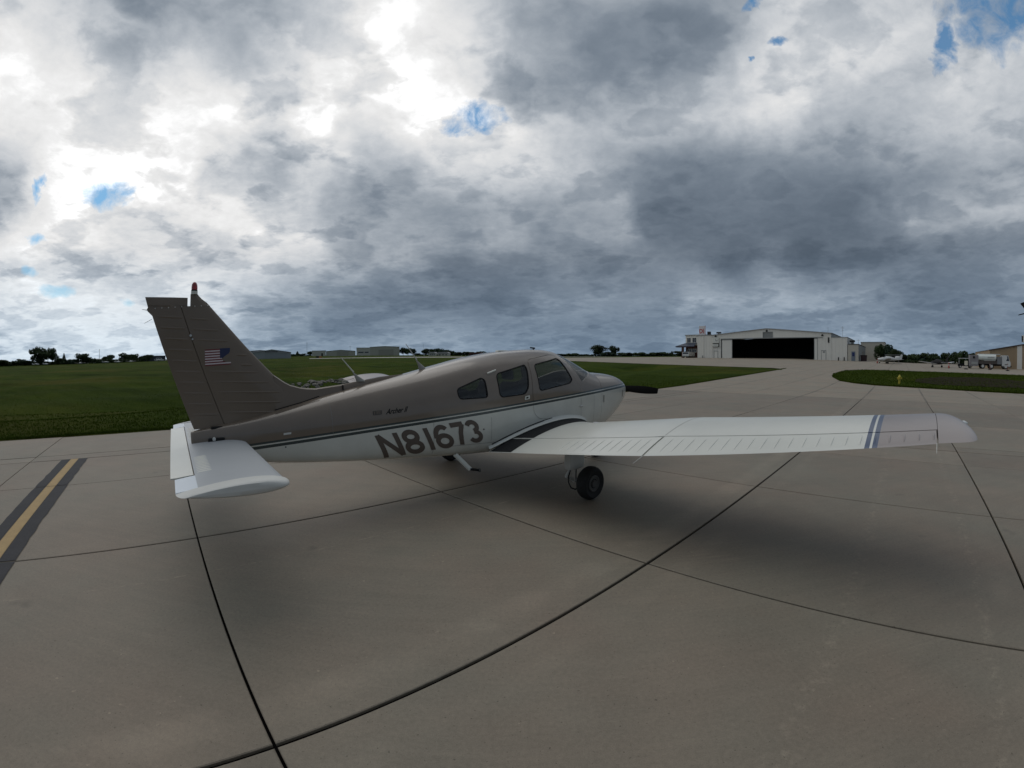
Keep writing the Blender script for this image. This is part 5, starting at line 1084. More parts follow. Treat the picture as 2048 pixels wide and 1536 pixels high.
# --- vehicles
def wheel_x(mb_tyre, mb_hub, x, y, r, w=.22):
    mb_tyre.lathe([(-w / 2, r * .6), (-w / 2, r * .93), (-w * .35, r), (w * .35, r), (w / 2, r * .93), (w / 2, r * .6)], (x, y, r), (0, 1, 0), 18); mb_hub.lathe([(-w / 2 - .01, r * .58), (w / 2 + .01, r * .58)], (x, y, r), (0, 1, 0), 14)
def wheels(parent, xs, ys, r, hubm):
    for x in xs:
        for y in ys:
            a, b = MB(), MB(); wheel_x(a, b, x, y, r); w_ = a.build('wheel', [M_rub], parent, smooth=40); b.build('hub', [hubm], w_)
def bodyshape(mb, prof, y0, y1, ins=.10):
    """side profile (x,z) with tumblehome above z=1"""
    n = len(prof); zmax = max(p[1] for p in prof)
    def yy(z, e): k = max(0, (z - .95) / max(zmax - .95, .01)); return e * k * ins
    vs3 = [(x, y0 + yy(z, 1), z) for x, z in prof] + [(x, y1 - yy(z, 1), z) for x, z in prof]
    mb.add(vs3, [tuple(range(n)), tuple(range(2 * n - 1, n - 1, -1))] + [(i, n + i, n + (i + 1) % n, (i + 1) % n) for i in range(n)])
M_carw = mat('white vehicle paint', (.50, .51, .50), .35, coat=.4)
M_hub = mat('white hub', (.5, .5, .48), .5)
def van(label, u, v, group=None, m=None, rot=0):
    t_ = place('parked_van', label, 'van', u, v, group); t_.rotation_euler.z += rot
    mb = MB(); bodyshape(mb, [(-2.4, .35), (-2.45, 1.9), (-2.2, 2.05), (1.0, 2.05), (1.6, 1.25), (2.45, 1.05), (2.5, .35)], -.95, .95); mb.build('body', [m or M_carw], t_, smooth=30)
    for x0, x1, z0, z1 in ((-2.1, -.9, 1.25, 1.75), (-.7, .95, 1.25, 1.75)):
        for y in (-.96, .96): mb = MB(); mb.box(x0, x1, y - .01 + (.06 if y < 0 else -.06), y + .01 + (.06 if y < 0 else -.06), z0, z1); mb.build('side_window', [M_win], t_)
    mb = MB(); mb.add([(1.02, -.8, 2.0), (1.62, -.85, 1.28), (1.62, .85, 1.28), (1.02, .8, 2.0)], [(0, 1, 2, 3)]); mb.build('windshield', [M_win], t_)
    wheels(t_, (-1.5, 1.55), (-.82, .82), .34, M_hub); return t_
t_ = place('parked_pickup', 'white pickup truck parked under the blue awning', 'truck', 133.2, 62.35, z=2.72)
mb = MB(); bodyshape(mb, [(-1.15, .45), (-1.15, 1.75), (1.15, 1.75), (1.15, .45)], -2.2, 2.4, .05); mb.build('body', [M_carw], t_); mb = MB(); mb.box(-.95, .95, -2.22, -2.18, 1.15, 1.6); mb.build('rear_window', [M_win], t_)
mb = MB(); mb.box(-1.1, 1.1, -2.35, -2.2, .4, .62); mb.build('bumper', [M_trim], t_); wheels_ = [MB(), MB()]
for x in (-.9, .9):
    for y in (-1.4, 1.6): a = MB(); a.lathe([(-.12, .2), (-.12, .36), (.12, .36), (.12, .2)], (x, y, .36), (1, 0, 0), 14); a.build('wheel', [M_rub], t_)
# fuel truck: rear cabinet, white tank, white cab
ft = place('fuel_truck', 'white fuel tank truck parked in front of the tan building', 'truck', 100, -16.9)
F_ = 100 / 110; fx = lambda v: (v - 18.6) * F_ * 1.0
M_cab = mat('cabinet grey', (.20, .19, .20), .6, var=.2, vscale=2)
mb = MB(); mb.box(fx(14.7), fx(16.45), -1.15, 1.15, .45, 2.42); cb = mb.build('equipment_cabinet', [M_cab], ft); mb = MB(); mb.lathe([(0, .22), (.05, .22)], (fx(15.5), -1.16, 2.0), (0, -1, 0), 14); mb.build('hose_reel', [M_black], cb); mb = MB(); mb.box(fx(15.0), fx(16.3), -1.19, -1.14, .75, 1.2); mb.build('locker_door', [M_trim], cb)
mb = MB(); rows_ = []
for x in np.linspace(fx(16.40), fx(20.2), 6): rows_.append([(x, 1.12 * math.cos(a) * (abs(math.cos(a))**3 + abs(math.sin(a))**3)**(-1 / 3), 1.98 + .58 * math.sin(a) * (abs(math.cos(a))**3 + abs(math.sin(a))**3)**(-1 / 3)) for a in np.linspace(0, 2 * math.pi, 24, endpoint=False)])
mb.grid(rows_, closed=True, cap0=True, cap1=True); tk = mb.build('tank', [mat('tank white', (.60, .64, .61), .45)], ft, smooth=40)
mb = MB(); mb.box(fx(17.6), fx(20.0), -1.17, -1.10, 1.42, 1.60); mb.build('walkway_rail', [M_trim], tk); mb = MB(); mb.box(fx(18.4), fx(19.8), -1.155, -1.10, 1.95, 2.10); mb.build('lettering_band', [M_trim], tk); mb = MB(); mb.box(fx(16.6), fx(21.2), -.5, .5, 2.54, 2.66); mb.build('top_rail', [M_carw], tk)
mb = MB(); mb.box(fx(16.3), fx(23.2), -.45, .45, .55, .85); mb.build('chassis', [M_black], ft); mb = MB(); mb.box(fx(16.5), fx(20.4), -1.1, 1.1, .85, 1.38); mb.build('underbody', [mat('underbody', (.07, .06, .055), .8)], ft); mb = MB(); mb.box(fx(20.4), fx(21.4), -1.05, 1.05, .85, 2.15); mb.build('gear_locker', [mat('locker grey', (.16, .17, .18), .6)], ft)
mb = MB(); bodyshape(mb, [(fx(21.45), .55), (fx(21.45), 2.35), (fx(21.6), 2.45), (fx(22.75), 2.42), (fx(23.05), 1.5), (fx(23.25), 1.2), (fx(23.25), .45)], -1.1, 1.1, .08); cab = mb.build('cab', [M_carw], ft, smooth=25)
mb = MB(); mb.add([(fx(22.30), -1.06, 1.45), (fx(22.95), -1.10, 1.45), (fx(22.70), -1.04, 2.28), (fx(22.30), -1.02, 2.28)], [(0, 1, 2, 3)]); mb.build('door_window', [M_win], cab); mb = MB(); mb.add([(fx(22.80), -1.0, 2.34), (fx(23.08), -1.02, 1.52), (fx(23.08), 1.02, 1.52), (fx(22.80), 1.0, 2.34)], [(0, 1, 2, 3)]); mb.build('windshield', [M_win], cab)
mb = MB(); mb.box(fx(23.2), fx(23.45), -1.1, 1.1, .35, .62); mb.build('bumper', [M_black], ft); wheels(ft, (fx(22.25), fx(19.25), fx(17.4)), (-.98, .98), .46, M_hub)
# tug with a white canopy behind the truck
tg = place('baggage_tug', 'small open cart with a white canopy, just left of the fuel truck', 'cart', 101, -12.6)
mb = MB(); mb.box(-1.2, 1.5, -.7, .7, 1.72, 1.82); mb.build('canopy', [M_carw], tg)
for x in (-1.1, 1.2):
    for y in (-.6, .6): mb = MB(); mb.tube((x, y, .6), (x, y, 1.75), .04, .04, 6); mb.build('canopy_post', [M_trim], tg)
mb = MB(); bodyshape(mb, [(-1.3, .35), (-1.3, .75), (-.2, .8), (0, .5), (.6, .5), (.8, .95), (1.4, .9), (1.5, .35)], -.65, .65); mb.build('body', [M_black], tg); wheels(tg, (-.9, 1.0), (-.6, .6), .25, M_hub)
# tan building on the right
tb = place('tan_building', 'tan metal building with a sloping roof edge at the right side of the photo', 'building', 104, -18.0)
tz = lambda x: 3.45 + (x - 0) * .165
mb = MB(); W_ = 30
mb.add([(0, 0, -.4), (W_, 0, -.4), (W_, 0, 5.0), (9.5, 0, tz(9.5)), (0, 0, tz(0)), (0, 20, -.4), (W_, 20, -.4), (W_, 20, 5.0), (9.5, 20, tz(9.5)), (0, 20, tz(0))], [(0, 1, 2, 3, 4), (5, 9, 8, 7, 6), (0, 4, 9, 5), (1, 6, 7, 2)]); mb.build('wall', [M_tan], tb)
mb = MB(); mb.add([(-.2, -.2, tz(0) + .02), (9.5, -.2, tz(9.5) + .04), (W_, -.2, 5.02), (-.2, 20, tz(0) + .02), (9.5, 20, tz(9.5) + .04), (W_, 20, 5.02), (-.2, -.2, tz(0) - .16), (9.5, -.2, tz(9.5) - .16), (W_, -.2, 4.84)], [(0, 1, 4, 3), (1, 2, 5, 4), (6, 7, 1, 0), (7, 8, 2, 1)]); mb.build('roof', [mat('brown roof trim', (.05, .035, .028), .6)], tb)
ribs(.3, 5.4, lambda x: (-.2, tz(x) - .2), 0, .75, .05, .03).build('siding_rib', [M_tan], tb, kind='stuff'); mb = MB(); mb.box(5.5, 6.5, -.08, .05, -.2, tz(5.5) + .05); mb.build('corner_post', [M_siding], tb)
# parked airplanes on the ramp
def small_plane(label, u, v, rot, cmain, cwing, sc=1.0, high=False):
    x, y = UV(u, v); t_ = thing('parked_airplane', label, 'airplane', (x, y, float(T(x, y))), rot); mb = MB(); rows_ = []
    for px, w, zb, zt in ((-3.9, .05, 1.0, 1.15), (-2.5, .25, .8, 1.3), (-1.0, .5, .62, 1.75), (.3, .55, .6, 1.9), (1.1, .52, .62, 1.55), (1.9, .42, .7, 1.42), (2.4, .2, .9, 1.25)):
        rows_.append([(px * sc, w * math.cos(a) * sc, ((zb + zt) / 2 + (zt - zb) / 2 * math.sin(a)) * sc) for a in np.linspace(0, 2 * math.pi, 14, endpoint=False)])
    mb.grid(rows_, closed=True, cap0=True, cap1=True); mb.build('fuselage', [cmain], t_, smooth=50)
    zz_ = 1.85 if high else .75
    for sd_ in (-1, 1):
        mb = MB(); rows_ = []
        for yy, c_, dz_ in ((.3, .80, 0), (2.6, .78, .25), (5.0, .5, .52), (5.3, .3, .55)): rows_.append([((.1 + c_ * math.cos(a)) * sc, sd_ * yy * sc, (zz_ + (0 if high else dz_) + .11 * c_ * math.sin(a)) * sc) for a in np.linspace(0, 2 * math.pi, 12, endpoint=False)])
        mb.grid(rows_, closed=True, cap0=True, cap1=True); mb.build('wing', [cwing], t_, smooth=50)
    mb = MB(); mb.add([(p * sc, y_ * sc, z * sc) for y_ in (-.04, .04) for p, z in ((-3.0, 1.2), (-3.9, 1.05), (-4.2, 2.3), (-3.75, 2.35))], [(0, 1, 2, 3), (7, 6, 5, 4), (0, 4, 5, 1), (1, 5, 6, 2), (2, 6, 7, 3), (3, 7, 4, 0)]); mb.build('fin', [cmain], t_)
    mb = MB(); mb.box(-4.1 * sc, -3.4 * sc, -1.6 * sc, 1.6 * sc, 1.02 * sc, 1.08 * sc); mb.build('tailplane', [cwing], t_)
    mb = MB(); mb.add([(.95 * sc, -.4 * sc, 1.6 * sc), (.95 * sc, .4 * sc, 1.6 * sc), (.35 * sc, .36 * sc, 1.93 * sc), (.35 * sc, -.36 * sc, 1.93 * sc)], [(0, 1, 2, 3)]); mb.build('windshield', [M_win], t_)
    for px, py, r in ((-.1, -1.4, .21), (-.1, 1.4, .21), (1.9, 0, .17)): mb = MB(); mb.tube((px * sc, py * sc, .9 * sc), (px * sc, py * sc, r * sc), .05 * sc); l_ = mb.build('gear_leg', [M_trim], t_); mb = MB(); mb.lathe([(-.07, r), (.07, r)], (px * sc, py * sc, r * sc), (0, 1, 0), 14); mb.build('wheel', [M_rub], l_)
    return t_
M_cover = mat('black fabric cover', (.010, .010, .011), .9)
small_plane('black covered airplane with a pale wing on the far ramp left of the fuel truck', 101, -7.2, PHI + R(35), M_cover, M_carw, .82)
small_plane('small white airplane tied down by the low office extension, behind a red cone', 118, 3.2, PHI + R(100), M_carw, M_carw, .9)
hl = place('parked_airplane', 'dark cowled airplane with white engine panels, right of the white tied-down airplane', 'airplane', 120, 1.1); mb = MB(); rows_ = []
for px, w, z0, z1 in ((-1.6, .3, .8, 1.4), (-.6, .6, .6, 1.9), (.6, .65, .6, 2.0), (1.3, .4, .9, 1.6)): rows_.append([(px, w * math.cos(a), (z0 + z1) / 2 + (z1 - z0) / 2 * math.sin(a)) for a in np.linspace(0, 2 * math.pi, 12, endpoint=False)])
mb.grid(rows_, closed=True, cap0=True, cap1=True); mb.build('fuselage', [M_cover], hl, smooth=50); mb = MB(); mb.lathe([(-.7, .25), (-.4, .42), (.5, .40), (.8, .2)], (.5, -.75, 1.35), (1, 0, 0), 14); mb.build('engine_panel', [M_carw], hl, smooth=50); mb = MB(); mb.box(-2.6, 1.0, -.5, .5, 1.98, 2.06); mb.build('rotor_mast', [M_trim], hl); mb = MB(); mb.tube((-.4, -.6, 0), (-.4, -.4, .9), .06); mb.tube((.7, -.6, 0), (.7, -.4, .9), .06); mb.box(-1.2, 1.4, -.7, -.5, 0, .1); mb.build('landing_skid', [M_trim], hl)
# cones, delineators, board, bin
M_or = mat('cone red', (.34, .05, .035), .6)
def cone(label, u, v, hh, m, group): 
    t_ = place('traffic_cone', label, 'cone', u, v, group); mb = MB(); mb.box(-.22, .22, -.22, .22, 0, .05); mb.build('base', [M_black], t_); mb = MB(); mb.lathe([(0, .17), (hh, .05)], (0, 0, .05), (0, 0, 1), 14); c_ = mb.build('cone_body', [m], t_, smooth=40); mb = MB(); mb.lathe([(0, .13), (.15, .115)], (0, 0, .05 + hh * .45), (0, 0, 1), 14); mb.build('stripe', [M_carw], c_)
cone('red traffic cone beside the white tied-down airplane near the hangar', 115.5, 5.3, 1.0, M_or, None)
cone('red traffic cone in front of the black covered airplane', 95.5, -9.0, 1.0, M_or, None)
def delineator(label, u, v, m):
    t_ = place('delineator_post', label, 'traffic post', u, v, 'delineator posts along the ramp edge'); mb = MB(); mb.lathe([(0, .34), (.10, .32), (.16, .14)], (0, 0, 0), (0, 0, 1), 14); mb.build('base', [M_black], t_); mb = MB(); mb.tube((0, 0, .1), (0, 0, 1.15), .07, .06, 10); p_ = mb.build('post', [m], t_); mb = MB(); mb.tube((0, 0, .75), (0, 0, .9), .075, .075, 10); mb.build('band', [M_carw], p_)
delineator('thin reddish post on a black base in front of the middle of the fuel truck', 92.0, -16.0, mat('faded red', (.17, .07, .06), .7)); delineator('thicker red brown post on a black base near the fuel truck cab', 88.0, -18.3, mat('faded red', (.17, .07, .06), .7))
bs_ = place('board_sign', 'small cream board on a short post with a black base, left of the fuel truck', 'sign', 91.0, -11.6); mb = MB(); mb.lathe([(0, .38), (.10, .36), (.16, .12)], (0, 0, 0), (0, 0, 1), 14); mb.build('base', [M_black], bs_); mb = MB(); mb.tube((0, 0, .1), (0, 0, .8), .04); mb.build('post', [M_trim], bs_); mb = MB(); mb.box(-.28, .28, -.03, .03, .70, 1.40); mb.build('board', [mat('cream board', (.60, .56, .44), .6)], bs_)
bn_ = place('waste_bin', 'dark maroon waste container against the side of the low office extension', 'bin', 131.5, 9.6, z=2.05); mb = MB(); bodyshape(mb, [(-.75, 0), (-.85, 1.45), (.85, 1.45), (.75, 0)], -.6, .6, .0); mb.build('container', [mat('maroon', (.030, .010, .014), .6)], bn_); mb = MB(); mb.box(-.9, .9, -.65, .65, 1.45, 1.53); mb.build('lid', [M_black], bn_)
# hydrant
M_hy = mat('hydrant yellow', (.42, .34, .035), .5, var=.1); hx = UV(39.3, 0.05); hz = float(groundz(np.array([39.3]), np.array([.05]))[0, 2])
hy = thing('fire_hydrant', 'yellow fire hydrant standing in the grass island', 'hydrant', (hx[0], hx[1], hz), PHI - math.pi / 2)
mb = MB(); mb.lathe([(0, .13), (.03, .13), (.035, .085), (.36, .085)], (0, 0, 0), (0, 0, 1), 18); mb.build('barrel', [M_hy], hy, smooth=40); mb = MB(); mb.lathe([(.36, .15), (.40, .15), (.405, .10), (.50, .105), (.52, .125), (.55, .12), (.62, .09), (.67, .04), (.70, .035), (.73, .03)], (0, 0, 0), (0, 0, 1), 18); mb.build('bonnet', [M_hy], hy, smooth=40)
for d, nm in (((1, 0, 0), 'nozzle_cap'), ((-1, 0, 0), 'nozzle_cap'), ((0, -1, 0), 'pumper_cap')): mb = MB(); mb.lathe([(.07, .05), (.14, .05), (.145, .062), (.19, .06), (.20, .02)], (0, 0, .44), d, 12); mb.build(nm, [M_hy], hy, smooth=40)
# light pole at the right edge
px_, py_ = UV(29.5, -7.30); lp = thing('light_pole', 'tall pole with a floodlight and small box at the apron edge, far right', 'light pole', (px_, py_, .0), PHI - math.pi / 2)
mb = MB(); mb.tube((0, 0, 0), (0, 0, 1.75), .115, .11, 14); mb.build('lower_pole', [mat('dark pole', (.03, .03, .03), .6)], lp); mb = MB(); mb.tube((0, 0, 1.75), (0, 0, 4.6), .10, .085, 14); mb.build('upper_pole', [M_siding], lp); mb = MB(); mb.box(-.32, .1, -.16, .1, 2.92, 3.28); b_ = mb.build('junction_box', [M_siding], lp); mb = MB(); mb.box(-.36, -.31, -.12, .06, 2.95, 3.25); mb.build('bracket', [M_black], b_)
mb = MB(); bodyshape(mb, [(-.35, 4.95), (-.20, 5.0), (.12, 4.6), (-.02, 4.55)], -.2, .2, .0); mb.build('floodlight', [M_black], lp); mb = MB(); mb.add([(-.50, -.2, 4.36), (.1, -.2, 4.50), (.1, .2, 4.50), (-.50, .2, 4.36), (-.48, -.2, 4.33), (.1, -.2, 4.44), (.1, .2, 4.44), (-.48, .2, 4.33)], [(0, 1, 2, 3), (4, 7, 6, 5), (0, 4, 5, 1), (0, 3, 7, 4), (2, 6, 7, 3)]); mb.build('arm_plate', [M_black], lp)

# --- rocks in the ditch
M_rock = mat('pale limestone', (.15, .14, .12), .9, var=.35, vscale=1.5, fine=.3, fscale=15, objrand=.3)
def rock_mesh(seed):
    r = random.Random(seed); bm = bmesh.new(); bmesh.ops.create_icosphere(bm, subdivisions=2, radius=1)
    pl = [(Vector((r.gauss(0, 1), r.gauss(0, 1), r.gauss(0, 1))).normalized(), r.uniform(.55, .9)) for _ in range(9)]
    for v in bm.verts:
        for n_, d in pl:
            k = v.co.dot(n_) - d
            if k > 0: v.co -= n_ * k
        v.co *= r.uniform(.95, 1.05)
    me = bpy.data.meshes.new('rock'); bm.to_mesh(me); bm.free(); me.materials.append(M_rock); return me
RM = [rock_mesh(i) for i in range(6)]
for i in range(70):
    a = random.random(); u = 7.0 + 8.5 * a + random.gauss(0, .6); v = 32.5 + 6.0 * a + random.gauss(0, 1.0); sc = random.choice((.12, .15, .18, .22, .26, .30)) * random.uniform(.8, 1.2); p = groundz(np.array([u]), np.array([v]))[0]
    o = obj('rock', RM[i % 6], None, (p[0], p[1], p[2] + sc * .18)); o.scale = (sc * random.uniform(.9, 1.3), sc, sc * random.uniform(.55, .8)); o.rotation_euler = (random.uniform(-.3, .3), random.uniform(-.3, .3), random.uniform(0, 6.3))
    tag(o, 'pale limestone rock lying in the grass ditch beyond the airplane tail', 'rock', 'rocks piled in the grass ditch')

# --- far hangars
def far_hangar(name, label, p0, p1, z0, eave, peak, depth, m, doorw, doorh, extra=None):
    ang_ = math.atan2(p1[1] - p0[1], p1[0] - p0[0]); L_ = math.hypot(p1[0] - p0[0], p1[1] - p0[1]); t_ = thing(name, label, 'hangar', (p0[0], p0[1], z0), ang_)
    mb = MB(); mb.add([(0, 0, -1), (L_, 0, -1), (L_, 0, eave), (L_ / 2, 0, peak), (0, 0, eave), (0, depth, -1), (L_, depth, -1), (L_, depth, eave), (L_ / 2, depth, peak), (0, depth, eave)], [(0, 1, 2, 3, 4), (5, 9, 8, 7, 6), (0, 4, 9, 5), (1, 6, 7, 2)]); mb.build('wall', [m], t_)
    mb = MB(); o_ = .3; mb.add([(-o_, -o_, eave - .05), (L_ / 2, -o_, peak + .12), (L_ + o_, -o_, eave - .05), (-o_, depth, eave - .05), (L_ / 2, depth, peak + .12), (L_ + o_, depth, eave - .05), (-o_, -o_, eave - .3), (L_ / 2, -o_, peak - .15), (L_ + o_, -o_, eave - .3)], [(0, 1, 4, 3), (1, 2, 5, 4), (6, 7, 1, 0), (7, 8, 2, 1)]); mb.build('roof', [M_roof], t_)
    for x0, x1, hh in doorw:
        n = max(2, int((x1 - x0) / 3.5)); w = (x1 - x0) / n
        for k in range(n): mb = MB(); mb.box(x0 + k * w + .05, x0 + (k + 1) * w - .05, -.15 - .06 * (k % 2), -.02, -.5, hh); mb.build('door_panel', [extra or m], t_)
        mb = MB(); mb.box(x0 - .2, x1 + .2, -.3, -.02, hh, hh + .35); mb.build('door_header', [M_trim], t_)
    return t_
M_fg = mat('far grey siding', (.29, .305, .31), .7); M_fc = mat('far beige siding', (.38, .37, .31), .7); M_fc2 = mat('far pale beige siding', (.46, .455, .40), .7); M_fcd = mat('far beige door', (.31, .30, .25), .7)
f1 = far_hangar('far_hangar', 'grey gabled hangar across the field just right of the airplane fin', (-137.6, 218.2), (-119.7, 228.5), 5.0, 3.3, 4.8, 16, M_fg, [(6.5, 18.2, 2.9)], 0, mat('far door', (.26, .28, .285), .6)); mb = MB(); mb.box(6.5, 13.5, -.2, -.03, 3.4, 3.75); mb.build('lettering_band', [M_dark], f1)
f1b = far_hangar('far_hangar', 'lower pale grey hangar half hidden behind the fin and the grey gabled hangar', (-150, 224), (-131, 236), 5.3, 3.9, 4.6, 14, M_fg, [], 0)
f2 = far_hangar('far_hangar', 'wide beige hangar with shallow gable in the middle of the far field', (-169.3, 392.0), (-144.1, 402.0), 8.4, 4.6, 5.6, 26, M_fc, [(10, 20.5, 4.0)], 0, M_fcd)
f2b = place('far_hangar', 'long low beige block joined to the left of the wide beige hangar', 'hangar', 0, 0, z=8.7); f2b.location = (-181, 386.8, 8.7); f2b.rotation_euler.z = math.atan2(5.2, 11.7); mb = MB(); mb.box(0, 12.6, 0, 20, -1, 4.7); mb.build('wall', [M_fc2], f2b); mb = MB(); mb.box(-.2, 12.8, -.2, 20, 4.7, 4.95); mb.build('roof_edge', [M_roof], f2b); mb = MB(); mb.box(8.5, 10.0, -.1, .0, -.5, 2.4); mb.build('door', [M_dark], f2b)
f3 = far_hangar('far_hangar', 'tall square beige hangar at the right of the far hangar row', (-164.9, 510.0), (-131.7, 519.6), 10.0, 10.2, 10.9, 34, M_fc, [(10, 27.5, 6.6)], 0, M_fcd)
f3b = place('far_hangar', 'pale two storey block joined to the left of the tall square hangar', 'hangar', 0, 0, z=10.3); f3b.location = (-179.7, 505, 10.3); f3b.rotation_euler.z = math.atan2(5, 14.8); mb = MB(); mb.box(0, 15.6, 0, 24, -1, 8.9); mb.build('wall', [M_fc2], f3b); mb = MB(); mb.box(-.2, 15.7, -.2, 24, 8.9, 9.2); mb.build('parapet', [M_roof], f3b)
for x0, x1 in ((2, 8.2), (9.5, 14)): mb = MB(); mb.box(x0, x1, -.1, .02, 3.1, 4.3); mb.build('window', [M_win], f3b)
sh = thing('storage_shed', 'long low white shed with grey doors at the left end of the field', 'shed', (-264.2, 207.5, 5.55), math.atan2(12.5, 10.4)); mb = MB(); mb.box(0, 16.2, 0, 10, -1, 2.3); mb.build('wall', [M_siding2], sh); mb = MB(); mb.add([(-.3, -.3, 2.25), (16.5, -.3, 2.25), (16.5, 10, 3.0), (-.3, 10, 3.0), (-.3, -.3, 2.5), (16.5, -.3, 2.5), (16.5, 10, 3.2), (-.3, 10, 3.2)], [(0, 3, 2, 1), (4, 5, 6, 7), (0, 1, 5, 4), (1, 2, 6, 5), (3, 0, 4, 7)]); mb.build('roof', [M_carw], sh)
for x0, x1, m_ in ((.5, 4.2, M_siding), (5.2, 9.2, M_siding), (9.8, 12.0, M_brick), (12.6, 15.8, M_siding)): mb = MB(); mb.box(x0, x1, -.12, -.02, -.5, 2.0); mb.build('door_panel', [m_], sh)
bk = thing('dark_shed', 'dark blue grey shed seen just left of the airplane fin', 'shed', (-238.5, 239.5, 5.9), math.atan2(11, 12)); mb = MB(); mb.box(-2, 14, 0, 10, -1, 3.4); mb.build('wall', [mat('dark shed', (.035, .042, .055), .7)], bk); mb = MB(); mb.box(-2.3, 14.3, -.3, 10, 3.4, 3.6); mb.build('roof', [M_roof], bk)
x, y = -226.0, 241.0; vn = van('white van beside the dark shed just left of the fin', 0, 0); vn.location = (x, y, float(T(x, y))); vn.rotation_euler.z = R(40)
for i, (x, y) in enumerate(((-242, 158), (-240, 163), (-229, 178), (-226, 195), (-221, 200), (-217.5, 206.5), (-213, 226), (-209, 230), (-205, 234))):
    z = float(T(x, y)); o = small_plane('x', 0, 0, R(40 + 60 * (i % 3)), M_carw, M_carw, .62); o.location = (x, y, z); tag(o, 'tiny white airplane parked far off at the edge of the left field', 'airplane', 'white airplanes parked far off on the left')
for x, y, hh, lb in ((-244, 205, 8.5, 'thin lattice mast far off above the white shed'), (-225, 251, 15, 'tallest thin mast on the left skyline just left of the fin'), (-252, 172, 5.5, 'short pole on the skyline right of the large left tree'), (-190, 395, 13, 'pole standing in the gap between the far hangars'), (-150, 404, 9.5, 'thin pole on the roof line of the wide beige hangar'), (-111, 560, 15, 'mast in the gap between the far hangars and the central trees')):
    t_ = thing('mast', lb, 'mast', (x, y, float(T(x, y)))); mb = MB(); mb.tube((0, 0, -1), (0, 0, hh), .16, .08, 6); mb.build('pole', [M_trim], t_); mb = MB(); mb.tube((-.9, 0, hh * .92), (.9, 0, hh * .92), .07, .07, 6); mb.build('crossbar', [M_trim], t_)
# orange runway sign and a few low far houses
rs = thing('runway_sign', 'small black and orange runway sign out in the far field', 'sign', (-92.5, 206, float(T(-92.5, 206))), R(25)); mb = MB(); mb.box(-1.6, -.2, -.1, .1, .2, 1.0); mb.build('black_panel', [M_black], rs); mb = MB(); mb.box(-.2, 1.2, -.1, .1, .2, 1.0); mb.build('orange_panel', [mat('sign orange', (.30, .12, .03), .6)], rs); 
for xx in (-1.4, .9): mb = MB(); mb.box(xx, xx + .1, -.05, .05, -.2, .25); mb.build('leg', [M_trim], rs)
for x, y, w, lb in ((-77, 500, 13, 'pale house under the central far trees'), (-44, 545, 16, 'reddish brown roofed house right of the central far trees'), (-88, 492, 8, 'small grey house left of the pale one below the central far trees')):
    t_ = thing('far_house', lb, 'house', (x, y, float(T(x, y))), R(-8)); mb = MB(); mb.box(-w / 2, w / 2, 0, 8, -1, 2.6); mb.build('wall', [M_fc2 if x < -70 else M_brick], t_); mb = MB(); mb.prism([(-w / 2 - .4, 2.55), (w / 2 + .4, 2.55), (w / 2 - 1.5, 4.2), (-w / 2 + 1.5, 4.2)], -.4, 8.4); mb.build('roof', [M_brick if x > -70 else M_roof], t_)
    for k in range(3): mb = MB(); mb.box(-w * .32 + k * w * .28, -w * .32 + k * w * .28 + 1.3, -.08, .02, .6, 1.8); mb.build('window', [M_win], t_)

# --- trees
def leafmat(name, c_): return mat(name, c_, .8, var=.45, vscale=.35, spec=.2, objrand=.25)
M_leaf = [leafmat('foliage dark', (.030, .048, .018)), leafmat('foliage mid', (.036, .062, .022)), leafmat('foliage blue green', (.026, .048, .028))]
M_bark = mat('bark', (.045, .036, .028), .9, var=.3)
def crown_mesh(seed, blobs, n, leaf, m, shape=None):
    r = np.random.default_rng(seed); vs3, fs = [], []
    B = []
    for _ in range(blobs):
        a = r.uniform(0, 2 * np.pi); rr = r.uniform(0, .34); z = r.uniform(.28, .82); B.append((rr * math.cos(a), rr * math.sin(a), z, r.uniform(.13, .24) * (1.15 - abs(z - .5) * .5)))
    if shape == 'cone': B = [(0, 0, z, .34 * (1 - z) + .05) for z in np.linspace(.12, .95, 9)]
    if shape == 'bush': B = [(r.uniform(-.36, .36), r.uniform(-.36, .36), r.uniform(.15, .62), r.uniform(.16, .28)) for _ in range(blobs)]
    w_ = np.array([b[3]**2 for b in B]); w_ = w_ / w_.sum(); pick = r.choice(len(B), n, p=w_)
    for k in pick:
        b = B[k]; d = r.normal(0, 1, 3); d /= np.linalg.norm(d); rad_ = b[3] * r.uniform(.62, 1.06); c_ = np.array([b[0], b[1], b[2]]) + d * rad_ * np.array([1, 1, .85])
        if c_[2] < .03: continue
        u_ = np.cross(d + r.normal(0, .5, 3), r.normal(0, 1, 3)); u_ /= np.linalg.norm(u_); v_ = np.cross(d + r.normal(0, .5, 3), u_); v_ /= np.linalg.norm(v_); s_ = leaf * r.uniform(.6, 1.3); i0 = len(vs3)
        vs3 += [c_ - u_ * s_ - v_ * s_ * .5, c_ + u_ * s_ * .3 - v_ * s_ * .8, c_ + u_ * s_, c_ + v_ * s_ * .9]; fs.append((i0, i0 + 1, i0 + 2, i0 + 3))
    return mesh_of('crown', vs3, fs, [m])
def trunk_mesh(top=.5):
    mb = MB(); mb.tube((0, 0, -.05), (.01, 0, top), .035, .018, 8)
    for a in (0.3, 2.2, 4.4): mb.tube((0, 0, top * .6), (.18 * math.cos(a), .18 * math.sin(a), top + .18), .014, .006, 6)
    return mb.mesh('trunk', [M_bark])
